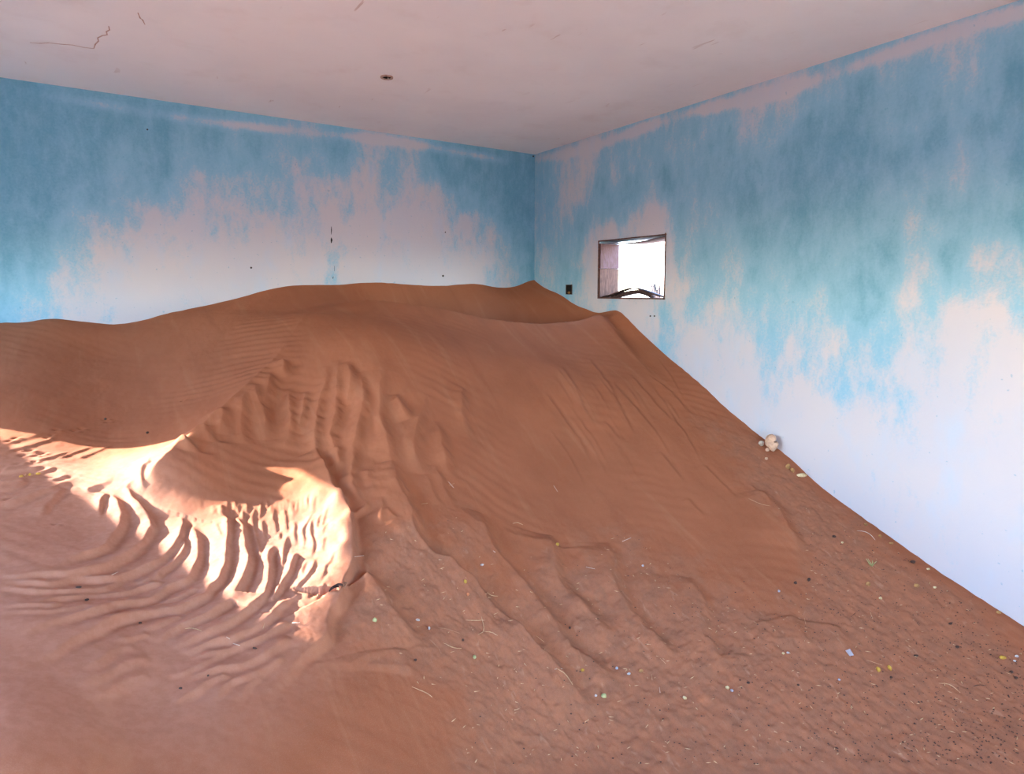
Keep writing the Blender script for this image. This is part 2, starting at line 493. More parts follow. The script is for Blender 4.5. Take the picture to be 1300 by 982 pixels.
GX = np.unique(np.round(np.concatenate([np.arange(XL, -.62, .04), np.arange(-.62, 1.5, .005), np.arange(1.5, XR, .008), [XR]]), 4))
GY = np.unique(np.round(np.concatenate([np.arange(YF, .9, .05), np.arange(.9, 1.6, .008), np.arange(1.6, 3.75, .005), np.arange(3.75, YB, .008), [YB]]), 4))
NX, NY = len(GX), len(GY)
# broad height on a coarse lattice, then smooth interpolation to the fine one
cx_, cy_ = np.linspace(XL, XR, 220), np.linspace(YF, YB, 260)
CXX, CYY = np.meshgrid(cx_, cy_)
CZ = macro(CXX, CYY).reshape(CXX.shape)


def bilin(x, y, tab=None):
    tab = CZ if tab is None else tab
    fx = np.clip((x - XL) / (XR - XL) * 219, 0, 218.9999); fy = np.clip((y - YF) / (YB - YF) * 259, 0, 258.9999)
    i, j = fx.astype(int), fy.astype(int); a, b = fx - i, fy - j
    return (tab[j, i] * (1 - a) + tab[j, i + 1] * a) * (1 - b) + (tab[j + 1, i] * (1 - a) + tab[j + 1, i + 1] * a) * b


XX, YY = np.meshgrid(GX, GY)
H0 = macro(XX, YY).reshape(XX.shape)


def hit(px, py):
    """first point of the drift seen at a pixel, as plan coordinates"""
    v = ray(px, py)
    d = np.linspace(1.2, 7.5, 900)
    out = np.empty((len(v), 3))
    for k, q in enumerate(v):
        P = CAM + d[:, None] * q
        g = P[:, 2] - bilin(P[:, 0], P[:, 1])
        below = np.nonzero(g < 0)[0]
        i = below[0] if len(below) else len(d) - 1
        i = max(i, 1)
        t = g[i - 1] / (g[i - 1] - g[i]) if g[i - 1] != g[i] else 0
        out[k] = P[i - 1] + (P[i] - P[i - 1]) * t
    return out

# ------------------------------------------------------------------ ripples, scarps and streaks, each a line over the drift
def tr(x0, y0, k, pts):
    return [(x0 + x / k, y0 + y / k) for x, y in pts]


A_ = lambda *p: tr(0, 640, 6.5, p)
B_ = lambda *p: tr(0, 750, 6.842, p)
C_ = lambda *p: tr(180, 750, 6.842, p)
D_ = lambda *p: tr(270, 620, 6.5, p)
E_ = lambda *p: tr(400, 560, 6.5, p)
F_ = lambda *p: tr(200, 440, 5.909, p)
G_ = lambda *p: tr(690, 420, 4.0625, p)
K_ = lambda *p: tr(420, 700, 3.8235, p)
U_ = lambda *p: tr(0, 540, 5.0, p)
V_ = lambda *p: tr(350, 340, 3.714, p)
W_ = lambda *p: tr(650, 630, 3.714, p)
Y_ = lambda *p: tr(330, 630, 3.714, p)
Z_ = lambda *p: tr(950, 630, 3.714, p)


def smooth_line(p, step=0.02):
    p = np.asarray(p, float)
    if len(p) > 2:
        q = np.vstack([2 * p[0] - p[1], p, 2 * p[-1] - p[-2]])
        out = []
        for i in range(1, len(q) - 2):
            t = np.linspace(0, 1, 6, endpoint=False)[:, None]
            out.append(0.5 * (2 * q[i] + (q[i + 1] - q[i - 1]) * t + (2 * q[i - 1] - 5 * q[i] + 4 * q[i + 1] - q[i + 2]) * t ** 2 + (3 * q[i] - q[i - 1] - 3 * q[i + 1] + q[i + 2]) * t ** 3))
        p = np.vstack(out + [p[-1:]])
    return p


def line_field(pts, lee, R):
    """signed distance (positive on the lee side) and arc position of every fine grid node near a drawn line"""
    pim = smooth_line(pts)
    w = (CAM + ray(pim[:, 0], pim[:, 1]) * pim[:, 2:3])[:, :2] if pim.shape[1] == 3 else hit(pim[:, 0], pim[:, 1])[:, :2]
    seg = np.hypot(*np.diff(w, axis=0).T)
    keep = np.concatenate([[True], seg > 1e-4])
    w, pim = w[keep], pim[keep]
    t = np.diff(pim, axis=0)
    side = np.sign(np.sum(-t[:, 1] * lee[0] + t[:, 0] * lee[1]))          # +1: lee lies to the right of travel
    i0, i1 = np.searchsorted(GX, [w[:, 0].min() - R, w[:, 0].max() + R])
    j0, j1 = np.searchsorted(GY, [w[:, 1].min() - R, w[:, 1].max() + R])
    if i1 <= i0 or j1 <= j0: return None
    X, Y = XX[j0:j1, i0:i1], YY[j0:j1, i0:i1]
    best = np.full(X.shape, 1e9); sgn = np.ones(X.shape); arc = np.zeros(X.shape)
    L = np.concatenate([[0], np.cumsum(np.hypot(*np.diff(w, axis=0).T))])
    for k in range(len(w) - 1):
        ax, ay = w[k]; bx, by = w[k + 1]
        dx, dy = bx - ax, by - ay; l2 = dx * dx + dy * dy
        sub_i = slice(*np.searchsorted(GX[i0:i1], [min(ax, bx) - R, max(ax, bx) + R]))
        sub_j = slice(*np.searchsorted(GY[j0:j1], [min(ay, by) - R, max(ay, by) + R]))
        x, y = X[sub_j, sub_i], Y[sub_j, sub_i]
        if not x.size: continue
        u = np.clip(((x - ax) * dx + (y - ay) * dy) / l2, 0, 1)
        ex, ey = x - ax - u * dx, y - ay - u * dy
        d = ex * ex + ey * ey
        b = best[sub_j, sub_i]; m = d < b
        b[m] = d[m]
        sgn[sub_j, sub_i][m] = np.where((dx * (y - ay) - dy * (x - ax)) < 0, 1.0, -1.0)[m] * side
        arc[sub_j, sub_i][m] = (L[k] + u * math.sqrt(l2))[m]
    return (slice(j0, j1), slice(i0, i1)), np.sqrt(best) * sgn, arc / max(L[-1], 1e-6), L[-1]


D = np.zeros_like(H0)


def ripple(pts, A, ws, wl, lee=(1, .6), taper=(.18, .18), trough=.35, wob=1.0, pw=(1.25, 1.6)):
    R = 3.2 * max(ws, wl)
    r = line_field(pts, lee, R)
    if r is None: return
    sl, s, a, L = r
    jit = 1 + 0.25 * wob * vnoise(XX[sl] * 13, YY[sl] * 13, 31)
    s = s + wob * (0.10 * wl * vnoise(XX[sl] * 55, YY[sl] * 55, 33) + 0.3 * wl * vnoise(XX[sl] * 21, YY[sl] * 21, 35))
    amp = A * jit * np.clip(a / max(taper[0], 1e-3), 0, 1) ** .8 * np.clip((1 - a) / max(taper[1], 1e-3), 0, 1) ** .8
    prof = np.where(s < 0, np.exp(-(np.abs(s) / ws) ** pw[0]), np.exp(-(np.abs(s) / wl) ** pw[1]))
    if trough: prof = prof - trough * np.where(s > 0, np.exp(-((s - 2.2 * wl) / (1.6 * wl)) ** 2), 0)
    D[sl] += np.where(np.abs(s) < R, amp * prof * (1 - np.minimum((s / R) ** 2, 1)) ** 1.5, 0)


def ridge(pts, ws, wl, lee, taper, pw):
    """a sharp crest through known points: the drift is pulled up (or down) to meet the line"""
    p = smooth_line(pts)
    tgt = CAM + ray(p[:, 0], p[:, 1]) * p[:, 2:3]
    lift = tgt[:, 2] - macro(tgt[:, 0], tgt[:, 1])
    al = np.concatenate([[0], np.cumsum(np.hypot(*np.diff(tgt[:, :2], axis=0).T))]); al /= al[-1]
    sm = lambda t: np.clip(t, 0, 1) ** 2 * (3 - 2 * np.clip(t, 0, 1))
    lift_t = lift * sm(al / taper[0]) * sm((1 - al) / taper[1])
    R = 3.2 * max(ws, wl)
    sl, s, a, L = line_field(pts, lee, R)
    num = np.zeros(s.shape); den = np.full(s.shape, 1e-12)
    sig = (0.03 + 0.45 * np.abs(s)) ** 2
    for q, lv in zip(tgt, lift_t):
        w = np.exp(-((XX[sl] - q[0]) ** 2 + (YY[sl] - q[1]) ** 2 - s * s) / sig)
        num += w * lv; den += w
    prof = np.where(s < 0, np.exp(-(np.abs(s) / ws) ** pw[0]), np.exp(-(np.abs(s) / wl) ** pw[1]))
    D[sl] += np.where(np.abs(s) < R, num / den * sm((1 - a) / .06) * sm(a / .06) * prof * (1 - np.minimum((s / R) ** 2, 1)) ** 1.5, 0)


NONE = (0.001, 0.001)
# the main crest, the spine running down to the left, the edge of the pale lobe
ridge(CREST, .38, .16, (0, -1), (.2, .03), (1.2, 1.3))
ridge(SPINE, .45, .19, (1, .6), (.12, .12), (1.0, 1.2))
CZ = (H0 + D)[np.ix_(np.clip(np.searchsorted(GY, cy_), 0, NY - 1), np.clip(np.searchsorted(GX, cx_), 0, NX - 1))]
LOBE_EDGE = E_((0, 90), (60, 230), (110, 320), (150, 440), (220, 500), (240, 580), (290, 650), (300, 760), (312, 900)) + D_((1160, 560), (1150, 720), (1110, 790), (1075, 850), (1085, 900), (1060, 960)) + Y_((390, 490), (375, 540), (330, 580), (320, 650), (310, 690), (250, 730), (180, 790), (140, 850), (80, 900), (30, 960))
ripple(LOBE_EDGE, .058, .18, .013, (1, .4), (.12, .5), .12)
LL = [  # lobed ripples lower left
 (U_((700, 445), (745, 500), (768, 560), (770, 610)) + A_((1000, 170), (970, 240), (905, 320), (865, 385), (800, 415), (690, 440), (560, 480), (430, 530)), .024, .05, .017),
 (U_((850, 340), (800, 400), (830, 455), (900, 530), (945, 600), (960, 660)) + A_((1240, 230), (1180, 320), (1100, 400), (1000, 470), (900, 530), (800, 565), (700, 585), (560, 600), (400, 590), (200, 590), (0, 590)), .026, .055, .016),
 ([(229, 654), (231.5, 670), (226, 688), (213, 705)] + A_((1300, 490), (1200, 540), (1100, 575), (1000, 610), (960, 630), (850, 635), (700, 625), (600, 625), (500, 645), (400, 660), (250, 650), (100, 630), (0, 630)), .020, .045, .014),
 ([(233, 684), (234, 697), (223, 713), (205, 727)] + A_((1300, 610), (1200, 650), (1120, 655)), .016, .035, .012),
 (A_((1020, 640), (960, 660), (900, 690), (860, 715), (760, 725), (560, 720), (300, 715), (100, 690), (0, 680)), .013, .035, .012),
 ([(207, 740)] + A_((1300, 680), (1150, 715), (1050, 750), (900, 765), (700, 765), (600, 775), (450, 780), (350, 795), (250, 800)), .014, .035, .012),
 ([(244, 668), (250, 684), (252, 700), (248, 721), (237, 738), (215, 748), (199, 759)] + B_((1300, 100), (1150, 130), (1000, 150), (920, 185), (850, 205), (700, 230), (550, 260), (420, 290), (300, 330), (200, 380)), .022, .05, .015),
 (C_((490, 0), (420, 35), (330, 80), (230, 100), (150, 105)), .012, .03, .01),
 (D_((70, 130), (110, 250), (128, 350), (120, 480), (112, 600), (90, 700), (40, 800)) + C_((590, 0), (560, 70), (490, 110), (400, 150), (300, 185), (150, 200), (0, 225)) + B_((1150, 240), (1000, 270), (900, 320), (800, 370), (700, 410), (600, 450), (500, 510), (400, 560), (300, 610)), .024, .055, .015),
 (D_((170, 230), (250, 330), (270, 450), (290, 560), (303, 620), (280, 720), (220, 850), (150, 950)) + C_((820, 60), (760, 120), (680, 180), (600, 225), (500, 270), (400, 310), (330, 325), (250, 360), (180, 410), (120, 450)), .026, .055, .014),
 (C_((350, 235), (250, 275), (150, 315), (0, 350)), .010, .03, .012),
 (D_((500, 480), (470, 540), (462, 600), (468, 700), (465, 790), (440, 870)) + C_((1065, 80), (1000, 140), (900, 210), (800, 285), (700, 340), (600, 380), (500, 420), (380, 460), (250, 490)), .022, .05, .013),
 (C_((1210, 0), (1160, 80), (1110, 130)), .012, .025, .009),
 (D_((700, 560), (660, 640), (630, 730), (570, 820), (540, 890), (490, 960)), .016, .035, .009),
 (C_((1300, 110), (1200, 190), (1130, 260), (1060, 320), (960, 370), (860, 405), (770, 445), (650, 460), (500, 510), (350, 550)), .018, .045, .012),
 (C_((1300, 300), (1240, 340), (1150, 385), (1050, 440), (980, 465), (880, 480), (780, 510), (650, 555), (500, 565), (420, 590)), .014, .04, .012),
 (C_((1300, 460), (1200, 520), (1120, 570), (1050, 605), (930, 640), (850, 670), (700, 680), (560, 720), (430, 745), (300, 790)), .012, .04, .013),
 (C_((1250, 610), (1100, 690), (980, 740), (850, 770), (750, 800), (700, 850), (660, 900), (600, 960)), .010, .04, .014),
 (C_((1050, 760), (930, 820), (900, 880), (850, 960)), .008, .03, .012),
 (C_((760, 730), (620, 770), (540, 810), (500, 850), (400, 900), (280, 960)), .010, .04, .014),
 (C_((700, 560), (600, 610), (520, 660), (430, 690), (340, 730), (230, 720)), .009, .03, .012),
 (B_((1300, 590), (1150, 625), (1000, 690), (900, 750), (800, 790), (700, 840)), .009, .05, .02),
 (B_((1300, 740), (1200, 760), (1080, 800), (1000, 840), (800, 960)), .009, .05, .02),
 (B_((1180, 505), (1050, 515), (950, 560), (850, 630), (720, 690)), .008, .04, .016),
 (B_((1300, 395), (1200, 410), (1100, 435), (980, 450)), .007, .03, .012),
 (B_((550, 110), (450, 130), (330, 120), (0, 130)), .008, .03, .012),
 (B_((820, 160), (700, 172), (500, 185), (250, 180), (0, 190)), .007, .03, .012),
 (U_((0, 295), (130, 288), (230, 275), (285, 258)), .012, .05, .016), (U_((0, 380), (100, 358), (180, 330)), .010, .04, .014),
 (U_((0, 425), (80, 405), (140, 375), (155, 345)), .014, .05, .016), (U_((0, 512), (100, 490), (200, 455), (300, 420), (380, 385), (470, 350)), .014, .06, .02),
 (U_((410, 400), (340, 465), (290, 510), (262, 570)), .012, .045, .016), (U_((230, 310), (300, 290), (360, 270)), .008, .03, .012),
 (U_((320, 360), (390, 335), (450, 318)), .008, .03, .012), (U_((540, 415), (640, 375), (720, 350)), .010, .04, .02),
 (U_((100, 250), (200, 235), (330, 205), (450, 165)), .006, .03, .014), (U_((370, 215), (470, 175), (600, 130)), .005, .03, .014), (U_((500, 210), (620, 165), (720, 120)), .005, .03, .014),
 (U_((0, 190), (120, 150), (250, 110), (350, 70)), .006, .04, .018), (U_((0, 130), (150, 90), (280, 40)), .005, .04, .018),
 (U_((690, 440), (650, 470), (635, 520), (632, 580)), .014, .03, .012),
 (U_((960, 230), (910, 260), (890, 310), (900, 380), (920, 415)), .014, .03, .014)]
for p, a, ws, wl in LL: ripple(p, a * .78, ws * 1.15, wl * .7, (.7, 1), (.10, .25))
for p, a in ((D_((20, 280), (45, 360), (75, 430)), .008), (D_((250, 200), (265, 300), (275, 400)), .008), (D_((330, 230), (340, 350), (370, 450), (385, 540), (380, 600)), .014), (D_((410, 260), (420, 380), (440, 450)), .009),
             (D_((620, 400), (600, 470), (585, 560), (570, 660), (555, 720)), .011), (D_((675, 290), (675, 400), (685, 490)), .008), (D_((830, 230), (790, 300), (745, 380), (750, 450), (740, 540)), .009),
             (D_((840, 260), (810, 330), (810, 410), (830, 490), (825, 560), (805, 620)), .010), (D_((890, 250), (865, 320), (855, 390)), .007), (D_((950, 210), (915, 300), (895, 390)), .007), (D_((945, 330), (915, 400), (905, 440)), .006),
             (D_((925, 450), (905, 530), (920, 580)), .007), (D_((770, 640), (740, 700), (735, 770)), .007), (D_((840, 620), (830, 690), (790, 760), (710, 830), (655, 900)), .011), (D_((1000, 600), (970, 660), (930, 700), (920, 760), (890, 820)), .009),
             (D_((840, 850), (800, 900), (770, 955)), .008), (D_((920, 840), (900, 900), (840, 970)), .009), (D_((720, 905), (620, 970)), .010), (D_((550, 360), (555, 440)), .007), (D_((490, 220), (520, 330), (515, 400)), .007), (D_((600, 220), (605, 330), (610, 390)), .006)):
    ripple(p, a * .42, .022, .006, (1, .3), (.2, .25), .5)
rr = random.Random(3)
for k in range(30):          # the comb of small ripples above the sunlit patch
    x, y = 10 + k * 29 + rr.uniform(-9, 9), rr.uniform(90, 170)
    L = rr.uniform(70, 150)
    ripple(D_((x, y), (x + rr.uniform(-12, 8), y + L * .5), (x + rr.uniform(-25, 10), y + L)), rr.uniform(.002, .004), .014, .006, (1, .2), (.35, .35), .4)
FACE = [F_((840, 190), (850, 260), (830, 350), (800, 450)), F_((735, 280), (750, 400), (800, 500), (810, 620), (800, 690)), F_((655, 340), (640, 480), (635, 600), (650, 720)), F_((495, 455), (490, 560), (480, 640)),
        F_((350, 590), (365, 700)), F_((200, 690), (230, 780)), F_((950, 100), (945, 220)), F_((990, 300), (990, 450), (1000, 600), (960, 760)), F_((1115, 330), (1100, 480), (1060, 650)),
        F_((1265, 140), (1265, 270), (1220, 400), (1195, 520), (1185, 700), (1200, 850), (1260, 960)),
        V_((300, 430), (290, 560), (280, 700), (260, 800), (295, 900), (290, 960)), V_((330, 440), (355, 520), (340, 640)), V_((400, 480), (415, 650), (390, 750), (365, 880), (385, 960)), V_((500, 480), (490, 640), (500, 740), (530, 830), (560, 960)),
        V_((560, 590), (620, 720)), V_((720, 600), (680, 720), (655, 840), (665, 960)), V_((760, 720), (790, 860), (810, 970)), V_((880, 560), (885, 720), (900, 800))]
for k, p in enumerate(FACE): ripple(p, .034 if k < 15 else .030, .055, .034, (1, .1), (.3, .3), .5, .5, (1.5, 1.7))
for p, a, ws, wl in ((E_((175, 60), (190, 180), (160, 260)), .016, .05, .022), (E_((320, 60), (310, 200), (300, 330), (330, 430), (380, 500), (415, 530)), .02, .05, .022), (E_((440, 240), (420, 330)), .008, .03, .02),
                     (E_((980, 190), (1040, 330), (1100, 460), (1140, 560)), .012, .05, .02), (E_((920, 270), (970, 410), (1020, 520)), .012, .04, .02), (E_((1080, 80), (1130, 200)), .01, .04, .02), (E_((545, 500), (555, 600), (530, 720)), .010, .03, .015), (E_((590, 590), (650, 690)), .012, .03, .012),
                     (E_((415, 510), (418, 560), (370, 600), (290, 640)), .014, .03, .012)):
    ripple(p, a, ws, wl, (1, -.2), (.25, .25), .3)
DIAG = [(E_((640, 170), (670, 270), (690, 400), (730, 500), (790, 590), (810, 690), (830, 800), (880, 880)) + K_((510, 50), (590, 90), (640, 140), (700, 190), (760, 260), (820, 330), (900, 410), (950, 460), (1010, 530), (1060, 580), (1130, 650), (1200, 720), (1270, 800)), .030),
        ([(608, 650), (615, 675)] + K_((780, 0), (840, 70), (900, 140), (960, 220), (1030, 300), (1090, 380), (1130, 450), (1160, 500)) + W_((330, 770), (420, 830), (520, 890)), .026),
        (K_((150, 120), (180, 140), (220, 190), (270, 260), (320, 330), (370, 400), (410, 450)), .022), (K_((340, 470), (370, 530), (390, 600)), .008),
        (W_((170, 180), (190, 250), (215, 390), (290, 490), (390, 590), (490, 690)), .020), (W_((440, 220), (460, 280), (480, 430), (540, 530), (600, 610), (700, 710), (770, 790)), .020),
        (W_((840, 380), (860, 430), (890, 500), (905, 640), (950, 730), (1020, 800)), .014), (Z_((60, -30), (100, 20), (160, 90), (210, 190), (235, 245)), .016), (Z_((400, 600), (430, 660), (470, 720)), .009), (Z_((190, 560), (250, 640), (300, 720)), .008)]
for p, a in DIAG: ripple(p, a * 1.6, .20, .032, (1, -.7), (.12, .2), .4)
STREAK = [G_((0, 310), (70, 400), (130, 490), (190, 570), (240, 680)), G_((90, 180), (160, 290), (210, 400), (280, 510)), G_((230, 140), (300, 230), (350, 300), (380, 380), (430, 460), (470, 520)), G_((350, 260), (430, 350), (500, 430), (580, 520)),
          G_((440, 220), (540, 330), (620, 420), (730, 520)), G_((540, 230), (650, 310), (720, 390), (790, 450)), G_((310, 460), (360, 520), (410, 580)), G_((600, 620), (660, 700), (730, 790)), G_((820, 690), (900, 770), (1000, 870)), G_((740, 860), (830, 960)), G_((1060, 790), (1130, 850), (1200, 940))]
for p in STREAK: ripple(p, .0065, .05, .014, (1, -.7), (.15, .4), .5)
for k in range(26):          # fine grain-flow lines between the streaks
    x, y = rr.uniform(20, 700), rr.uniform(130, 520)
    L = rr.uniform(120, 330)
    ripple(G_((x, y), (x + L * .33, y + L * .45), (x + L * .62, y + L)), rr.uniform(.0015, .004), .02, .009, (1, -.7), (.3, .5), .4)

# masks: coarse old surface, pale wind-blown lobe
def inside(poly, soft, seed, wob):
    """soft mask of a drawn outline over the coarse lattice"""
    p = np.asarray(poly, float)
    w = hit(p[:, 0], p[:, 1])[:, :2]
    X = CXX + wob * fbm(CXX * 3, CYY * 3, seed, 3); Y = CYY + wob * fbm(CXX * 3 + 40, CYY * 3, seed + 9, 3)
    inn = np.zeros(X.shape, bool); best = np.full(X.shape, 1e9)
    for k in range(len(w)):
        (ax, ay), (bx, by) = w[k], w[(k + 1) % len(w)]
        c = (ay > Y) != (by > Y)
        inn ^= c & (X < (bx - ax) * (Y - ay) / ((by - ay) if by != ay else 1e-9) + ax)
        l2 = max((bx - ax) ** 2 + (by - ay) ** 2, 1e-9)
        u = np.clip(((X - ax) * (bx - ax) + (Y - ay) * (by - ay)) / l2, 0, 1)
        best = np.minimum(best, np.hypot(X - ax - u * (bx - ax), Y - ay - u * (by - ay)))
    s = np.where(inn, best, -best)
    return np.clip(s / soft * .5 + .5, 0, 1)


ROUGH_C = inside([(440, 700), (458, 668), (500, 672), (530, 668), (560, 700), (600, 690), (640, 720), (690, 700), (710, 690), (740, 700), (790, 695), (815, 715), (850, 735), (880, 732), (905, 745), (935, 748), (965, 757), (1000, 740), (1012, 705), (1008, 680), (985, 640), (950, 600), (905, 560), (880, 530), (905, 530), (950, 562), (1000, 600), (1060, 645), (1120, 690), (1200, 745), (1300, 820), (1400, 890), (1400, 1000), (640, 1000), (590, 880), (500, 830), (400, 830), (415, 800)], .30, 51, .22)
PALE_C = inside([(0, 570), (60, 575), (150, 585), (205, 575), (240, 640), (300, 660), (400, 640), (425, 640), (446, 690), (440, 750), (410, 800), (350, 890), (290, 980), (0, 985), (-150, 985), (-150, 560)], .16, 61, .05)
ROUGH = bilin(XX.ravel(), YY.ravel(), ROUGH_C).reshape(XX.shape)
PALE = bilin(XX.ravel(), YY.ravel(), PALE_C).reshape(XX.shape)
clod = fbm(XX * 36, YY * 36, 71, 3) * .0055 + fbm(XX * 95, YY * 95, 75, 2) * .0024
soft = fbm(XX * 5, YY * 5, 81, 3) * .006
wavy = np.sin((XX * 52 + YY * 74) + 3.0 * fbm(XX * 4, YY * 4, 91, 3)) * np.clip(fbm(XX * 2.2, YY * 2.2, 95, 2) + .15, 0, 1) * .0022
D += soft + ROUGH * clod + (1 - ROUGH) * (wavy + fbm(XX * 60, YY * 60, 99, 2) * .0006)
for px, py in ((22, 572), (30, 578), (38, 572), (46, 579), (54, 576), (26, 588), (44, 586), (60, 555), (66, 551), (12, 560), (20, 556), (72, 545), (95, 546), (104, 543), (134, 532), (137, 535), (232, 508), (10, 635), (70, 664)):
    q = hit(px, py)[0]
    rad = rr.uniform(.009, .016)
    m = np.exp(-(((XX - q[0]) / rad) ** 2 + ((YY - q[1]) / (rad * .8)) ** 2))
    ring = np.exp(-(((XX - q[0] - rad) / rad) ** 2 + ((YY - q[1] + rad) / (rad * .8)) ** 2))
    D += -.011 * m + .005 * ring
H = np.maximum(H0 + D, 0.02)


def fine_z(x, y):
    i = np.clip(np.searchsorted(GX, x) - 1, 0, NX - 2); j = np.clip(np.searchsorted(GY, y) - 1, 0, NY - 2)
    a = (x - GX[i]) / (GX[i + 1] - GX[i]); b = (y - GY[j]) / (GY[j + 1] - GY[j])
    return (H[j, i] * (1 - a) + H[j, i + 1] * a) * (1 - b) + (H[j + 1, i] * (1 - a) + H[j + 1, i + 1] * a) * b


def on_sand(px, py):
    """the spot of the finished drift seen at a pixel, and its slope"""
    q = ray(px, py)[0]
    d = np.linspace(1.2, 7.5, 4000)
    P = CAM + d[:, None] * q
    ok = (P[:, 0] < XR) & (P[:, 1] < YB)
    g = np.where(ok, P[:, 2] - fine_z(np.clip(P[:, 0], XL, XR), np.clip(P[:, 1], YF, YB)), -1)
    i = max(np.nonzero(g < 0)[0][0], 1)
    p = P[i].copy()
    p[0] = min(p[0], XR - .004); p[1] = min(p[1], YB - .004)
    p[2] = fine_z(p[0], p[1])
    e = .02
    n = Vector((-(fine_z(min(p[0] + e, XR), p[1]) - fine_z(p[0] - e, p[1])) / (2 * e), -(fine_z(p[0], min(p[1] + e, YB)) - fine_z(p[0], p[1] - e)) / (2 * e), 1)).normalized()
    return Vector(p), n




def sand_mat():
    m = Nodes('red_sand')
    v = m.coord()
    grain, mid, big = m.noise(v, 420, 3, 0.7), m.noise(v, 34, 5, 0.6), m.noise(v, 2.2, 4)
    fine = m.mix(m.ramp(big, 0.35, 0.65), srgb(164, 99, 68), srgb(156, 93, 63))
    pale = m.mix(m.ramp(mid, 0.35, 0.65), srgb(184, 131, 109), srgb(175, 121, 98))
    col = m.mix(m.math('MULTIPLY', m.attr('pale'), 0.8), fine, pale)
    flow = m.ramp(m.noise(m.coord((1, 0.10, 0.10)), 11, 5, 0.6, 0.5), 0.52, 0.72)
    col = m.mix(m.math('MULTIPLY', flow, 0.2), col, srgb(188, 132, 98))
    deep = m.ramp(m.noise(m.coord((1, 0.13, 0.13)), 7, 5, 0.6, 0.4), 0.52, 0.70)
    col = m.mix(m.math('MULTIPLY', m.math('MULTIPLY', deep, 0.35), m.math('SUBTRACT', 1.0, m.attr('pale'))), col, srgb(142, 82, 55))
    clump = m.noise(v, 16, 6, 0.65)
    fleck = m.ramp(m.noise(m.coord((1, 0.4, 0.4)), 30, 4, 0.6, 0.8), 0.6, 0.72)
    coarse = m.mix(m.ramp(clump, 0.38, 0.62), srgb(152, 100, 75), srgb(166, 106, 77))
    coarse = m.mix(m.math('MULTIPLY', m.ramp(m.noise(v, 150, 3, 0.6), 0.5, 0.75), 0.3), coarse, srgb(118, 80, 67))
    coarse = m.mix(m.math('MULTIPLY', fleck, 0.35), coarse, srgb(192, 146, 118))
    edge = m.ramp(m.math('ADD', m.attr('coarse'), m.math('MULTIPLY', m.math('SUBTRACT', m.noise(v, 9, 5), 0.5), 0.9)), 0.3, 0.75)
    col = m.mix(edge, col, coarse)
    col = m.mix(m.math('MULTIPLY', m.ramp(grain, 0.45, 0.7), 0.22), col, srgb(196, 146, 120))
    m.color(col); m.rough(0.95)
    m.bump(m.math('ADD', m.math('MULTIPLY', grain, 0.5), mid), 0.25, 0.004)
    m.bsdf.inputs['Specular IOR Level'].default_value = 0.1
    return m.mat


M_SAND = sand_mat()
co = np.stack([XX, YY, H], -1).reshape(-1, 3).astype(np.float32)
ii, jj = np.meshgrid(np.arange(NX - 1), np.arange(NY - 1))
a_ = (jj * NX + ii).ravel()
quads = np.stack([a_, a_ + 1, a_ + NX + 1, a_ + NX], -1).astype(np.int32)
me = bpy.data.meshes.new('sand_drift')
me.vertices.add(len(co)); me.vertices.foreach_set('co', co.ravel())
me.loops.add(quads.size); me.loops.foreach_set('vertex_index', quads.ravel())
me.polygons.add(len(quads)); me.polygons.foreach_set('loop_start', np.arange(0, quads.size, 4, dtype=np.int32))
me.update(calc_edges=True)
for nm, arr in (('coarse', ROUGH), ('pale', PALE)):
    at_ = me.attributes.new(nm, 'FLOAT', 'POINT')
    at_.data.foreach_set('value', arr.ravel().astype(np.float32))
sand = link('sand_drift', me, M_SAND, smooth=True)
tag(sand, 'huge drift of rippled red sand filling the room to the window', 'sand', kind='stuff')

# ------------------------------------------------------------------ outside
M_OUT = simple_mat('desert_sand', srgb(222, 190, 164), srgb(210, 178, 152), 0.8)
ox = np.array([-150, -60, -25, -12, -8, -5, -3.2, XL - TH, XR + TH, 5, 6.5, 8, 10, 13, 18, 30, 60, 150.0])
oy = np.array([-150, -60, -25, -12, -8, -5, -3, YF - TH, 1, 2.5, 4, YB + TH, 7, 9, 12, 16, 25, 60, 150.0])
verts, faces = [], []
for y in oy:
    for x in ox:
        dxr, dxl, dyb = max(0, x - XR - TH), max(0, XL - TH - x), max(0, y - YB - TH)
        z = 0.05 if y < YF else 0.05 + 1.1 * min(1, max(0, (y - YF) / 4))
        if dxl + dxr + dyb > 0 and y > YF: z += 0.25 * math.sin(x * .7 + y * .4)
        if x > XR + 3 and y > 0: z += .25
        verts.append((x, y, z))
k = len(ox)
for j in range(len(oy) - 1):
    for i in range(k - 1):
        if XL - TH <= ox[i] and ox[i + 1] <= XR + TH and YF - TH <= oy[j] and oy[j + 1] <= YB + TH: continue
        faces.append((j * k + i, j * k + i + 1, (j + 1) * k + i + 1, (j + 1) * k + i))
g = from_py('ground', verts, faces, M_OUT, smooth=True)
tag(g, 'sunlit pale desert sand outside the window', 'ground', kind='structure')

# ------------------------------------------------------------------ the window in the right wall
def wood_mat(name, c1, c2, c3, stretch):
    m = Nodes(name)
    v = m.coord(stretch)
    n, n2 = m.noise(v, 26, 6, 0.6, 0.6), m.noise(m.coord(), 9, 4)
    col = m.mix(m.ramp(n, 0.35, 0.62), c1, c2)
    col = m.mix(m.math('MULTIPLY', m.ramp(n2, 0.5, 0.7), 0.5), col, c3)
    m.color(col); m.rough(0.85); m.bump(n, 0.5, 0.003)
    return m.mat


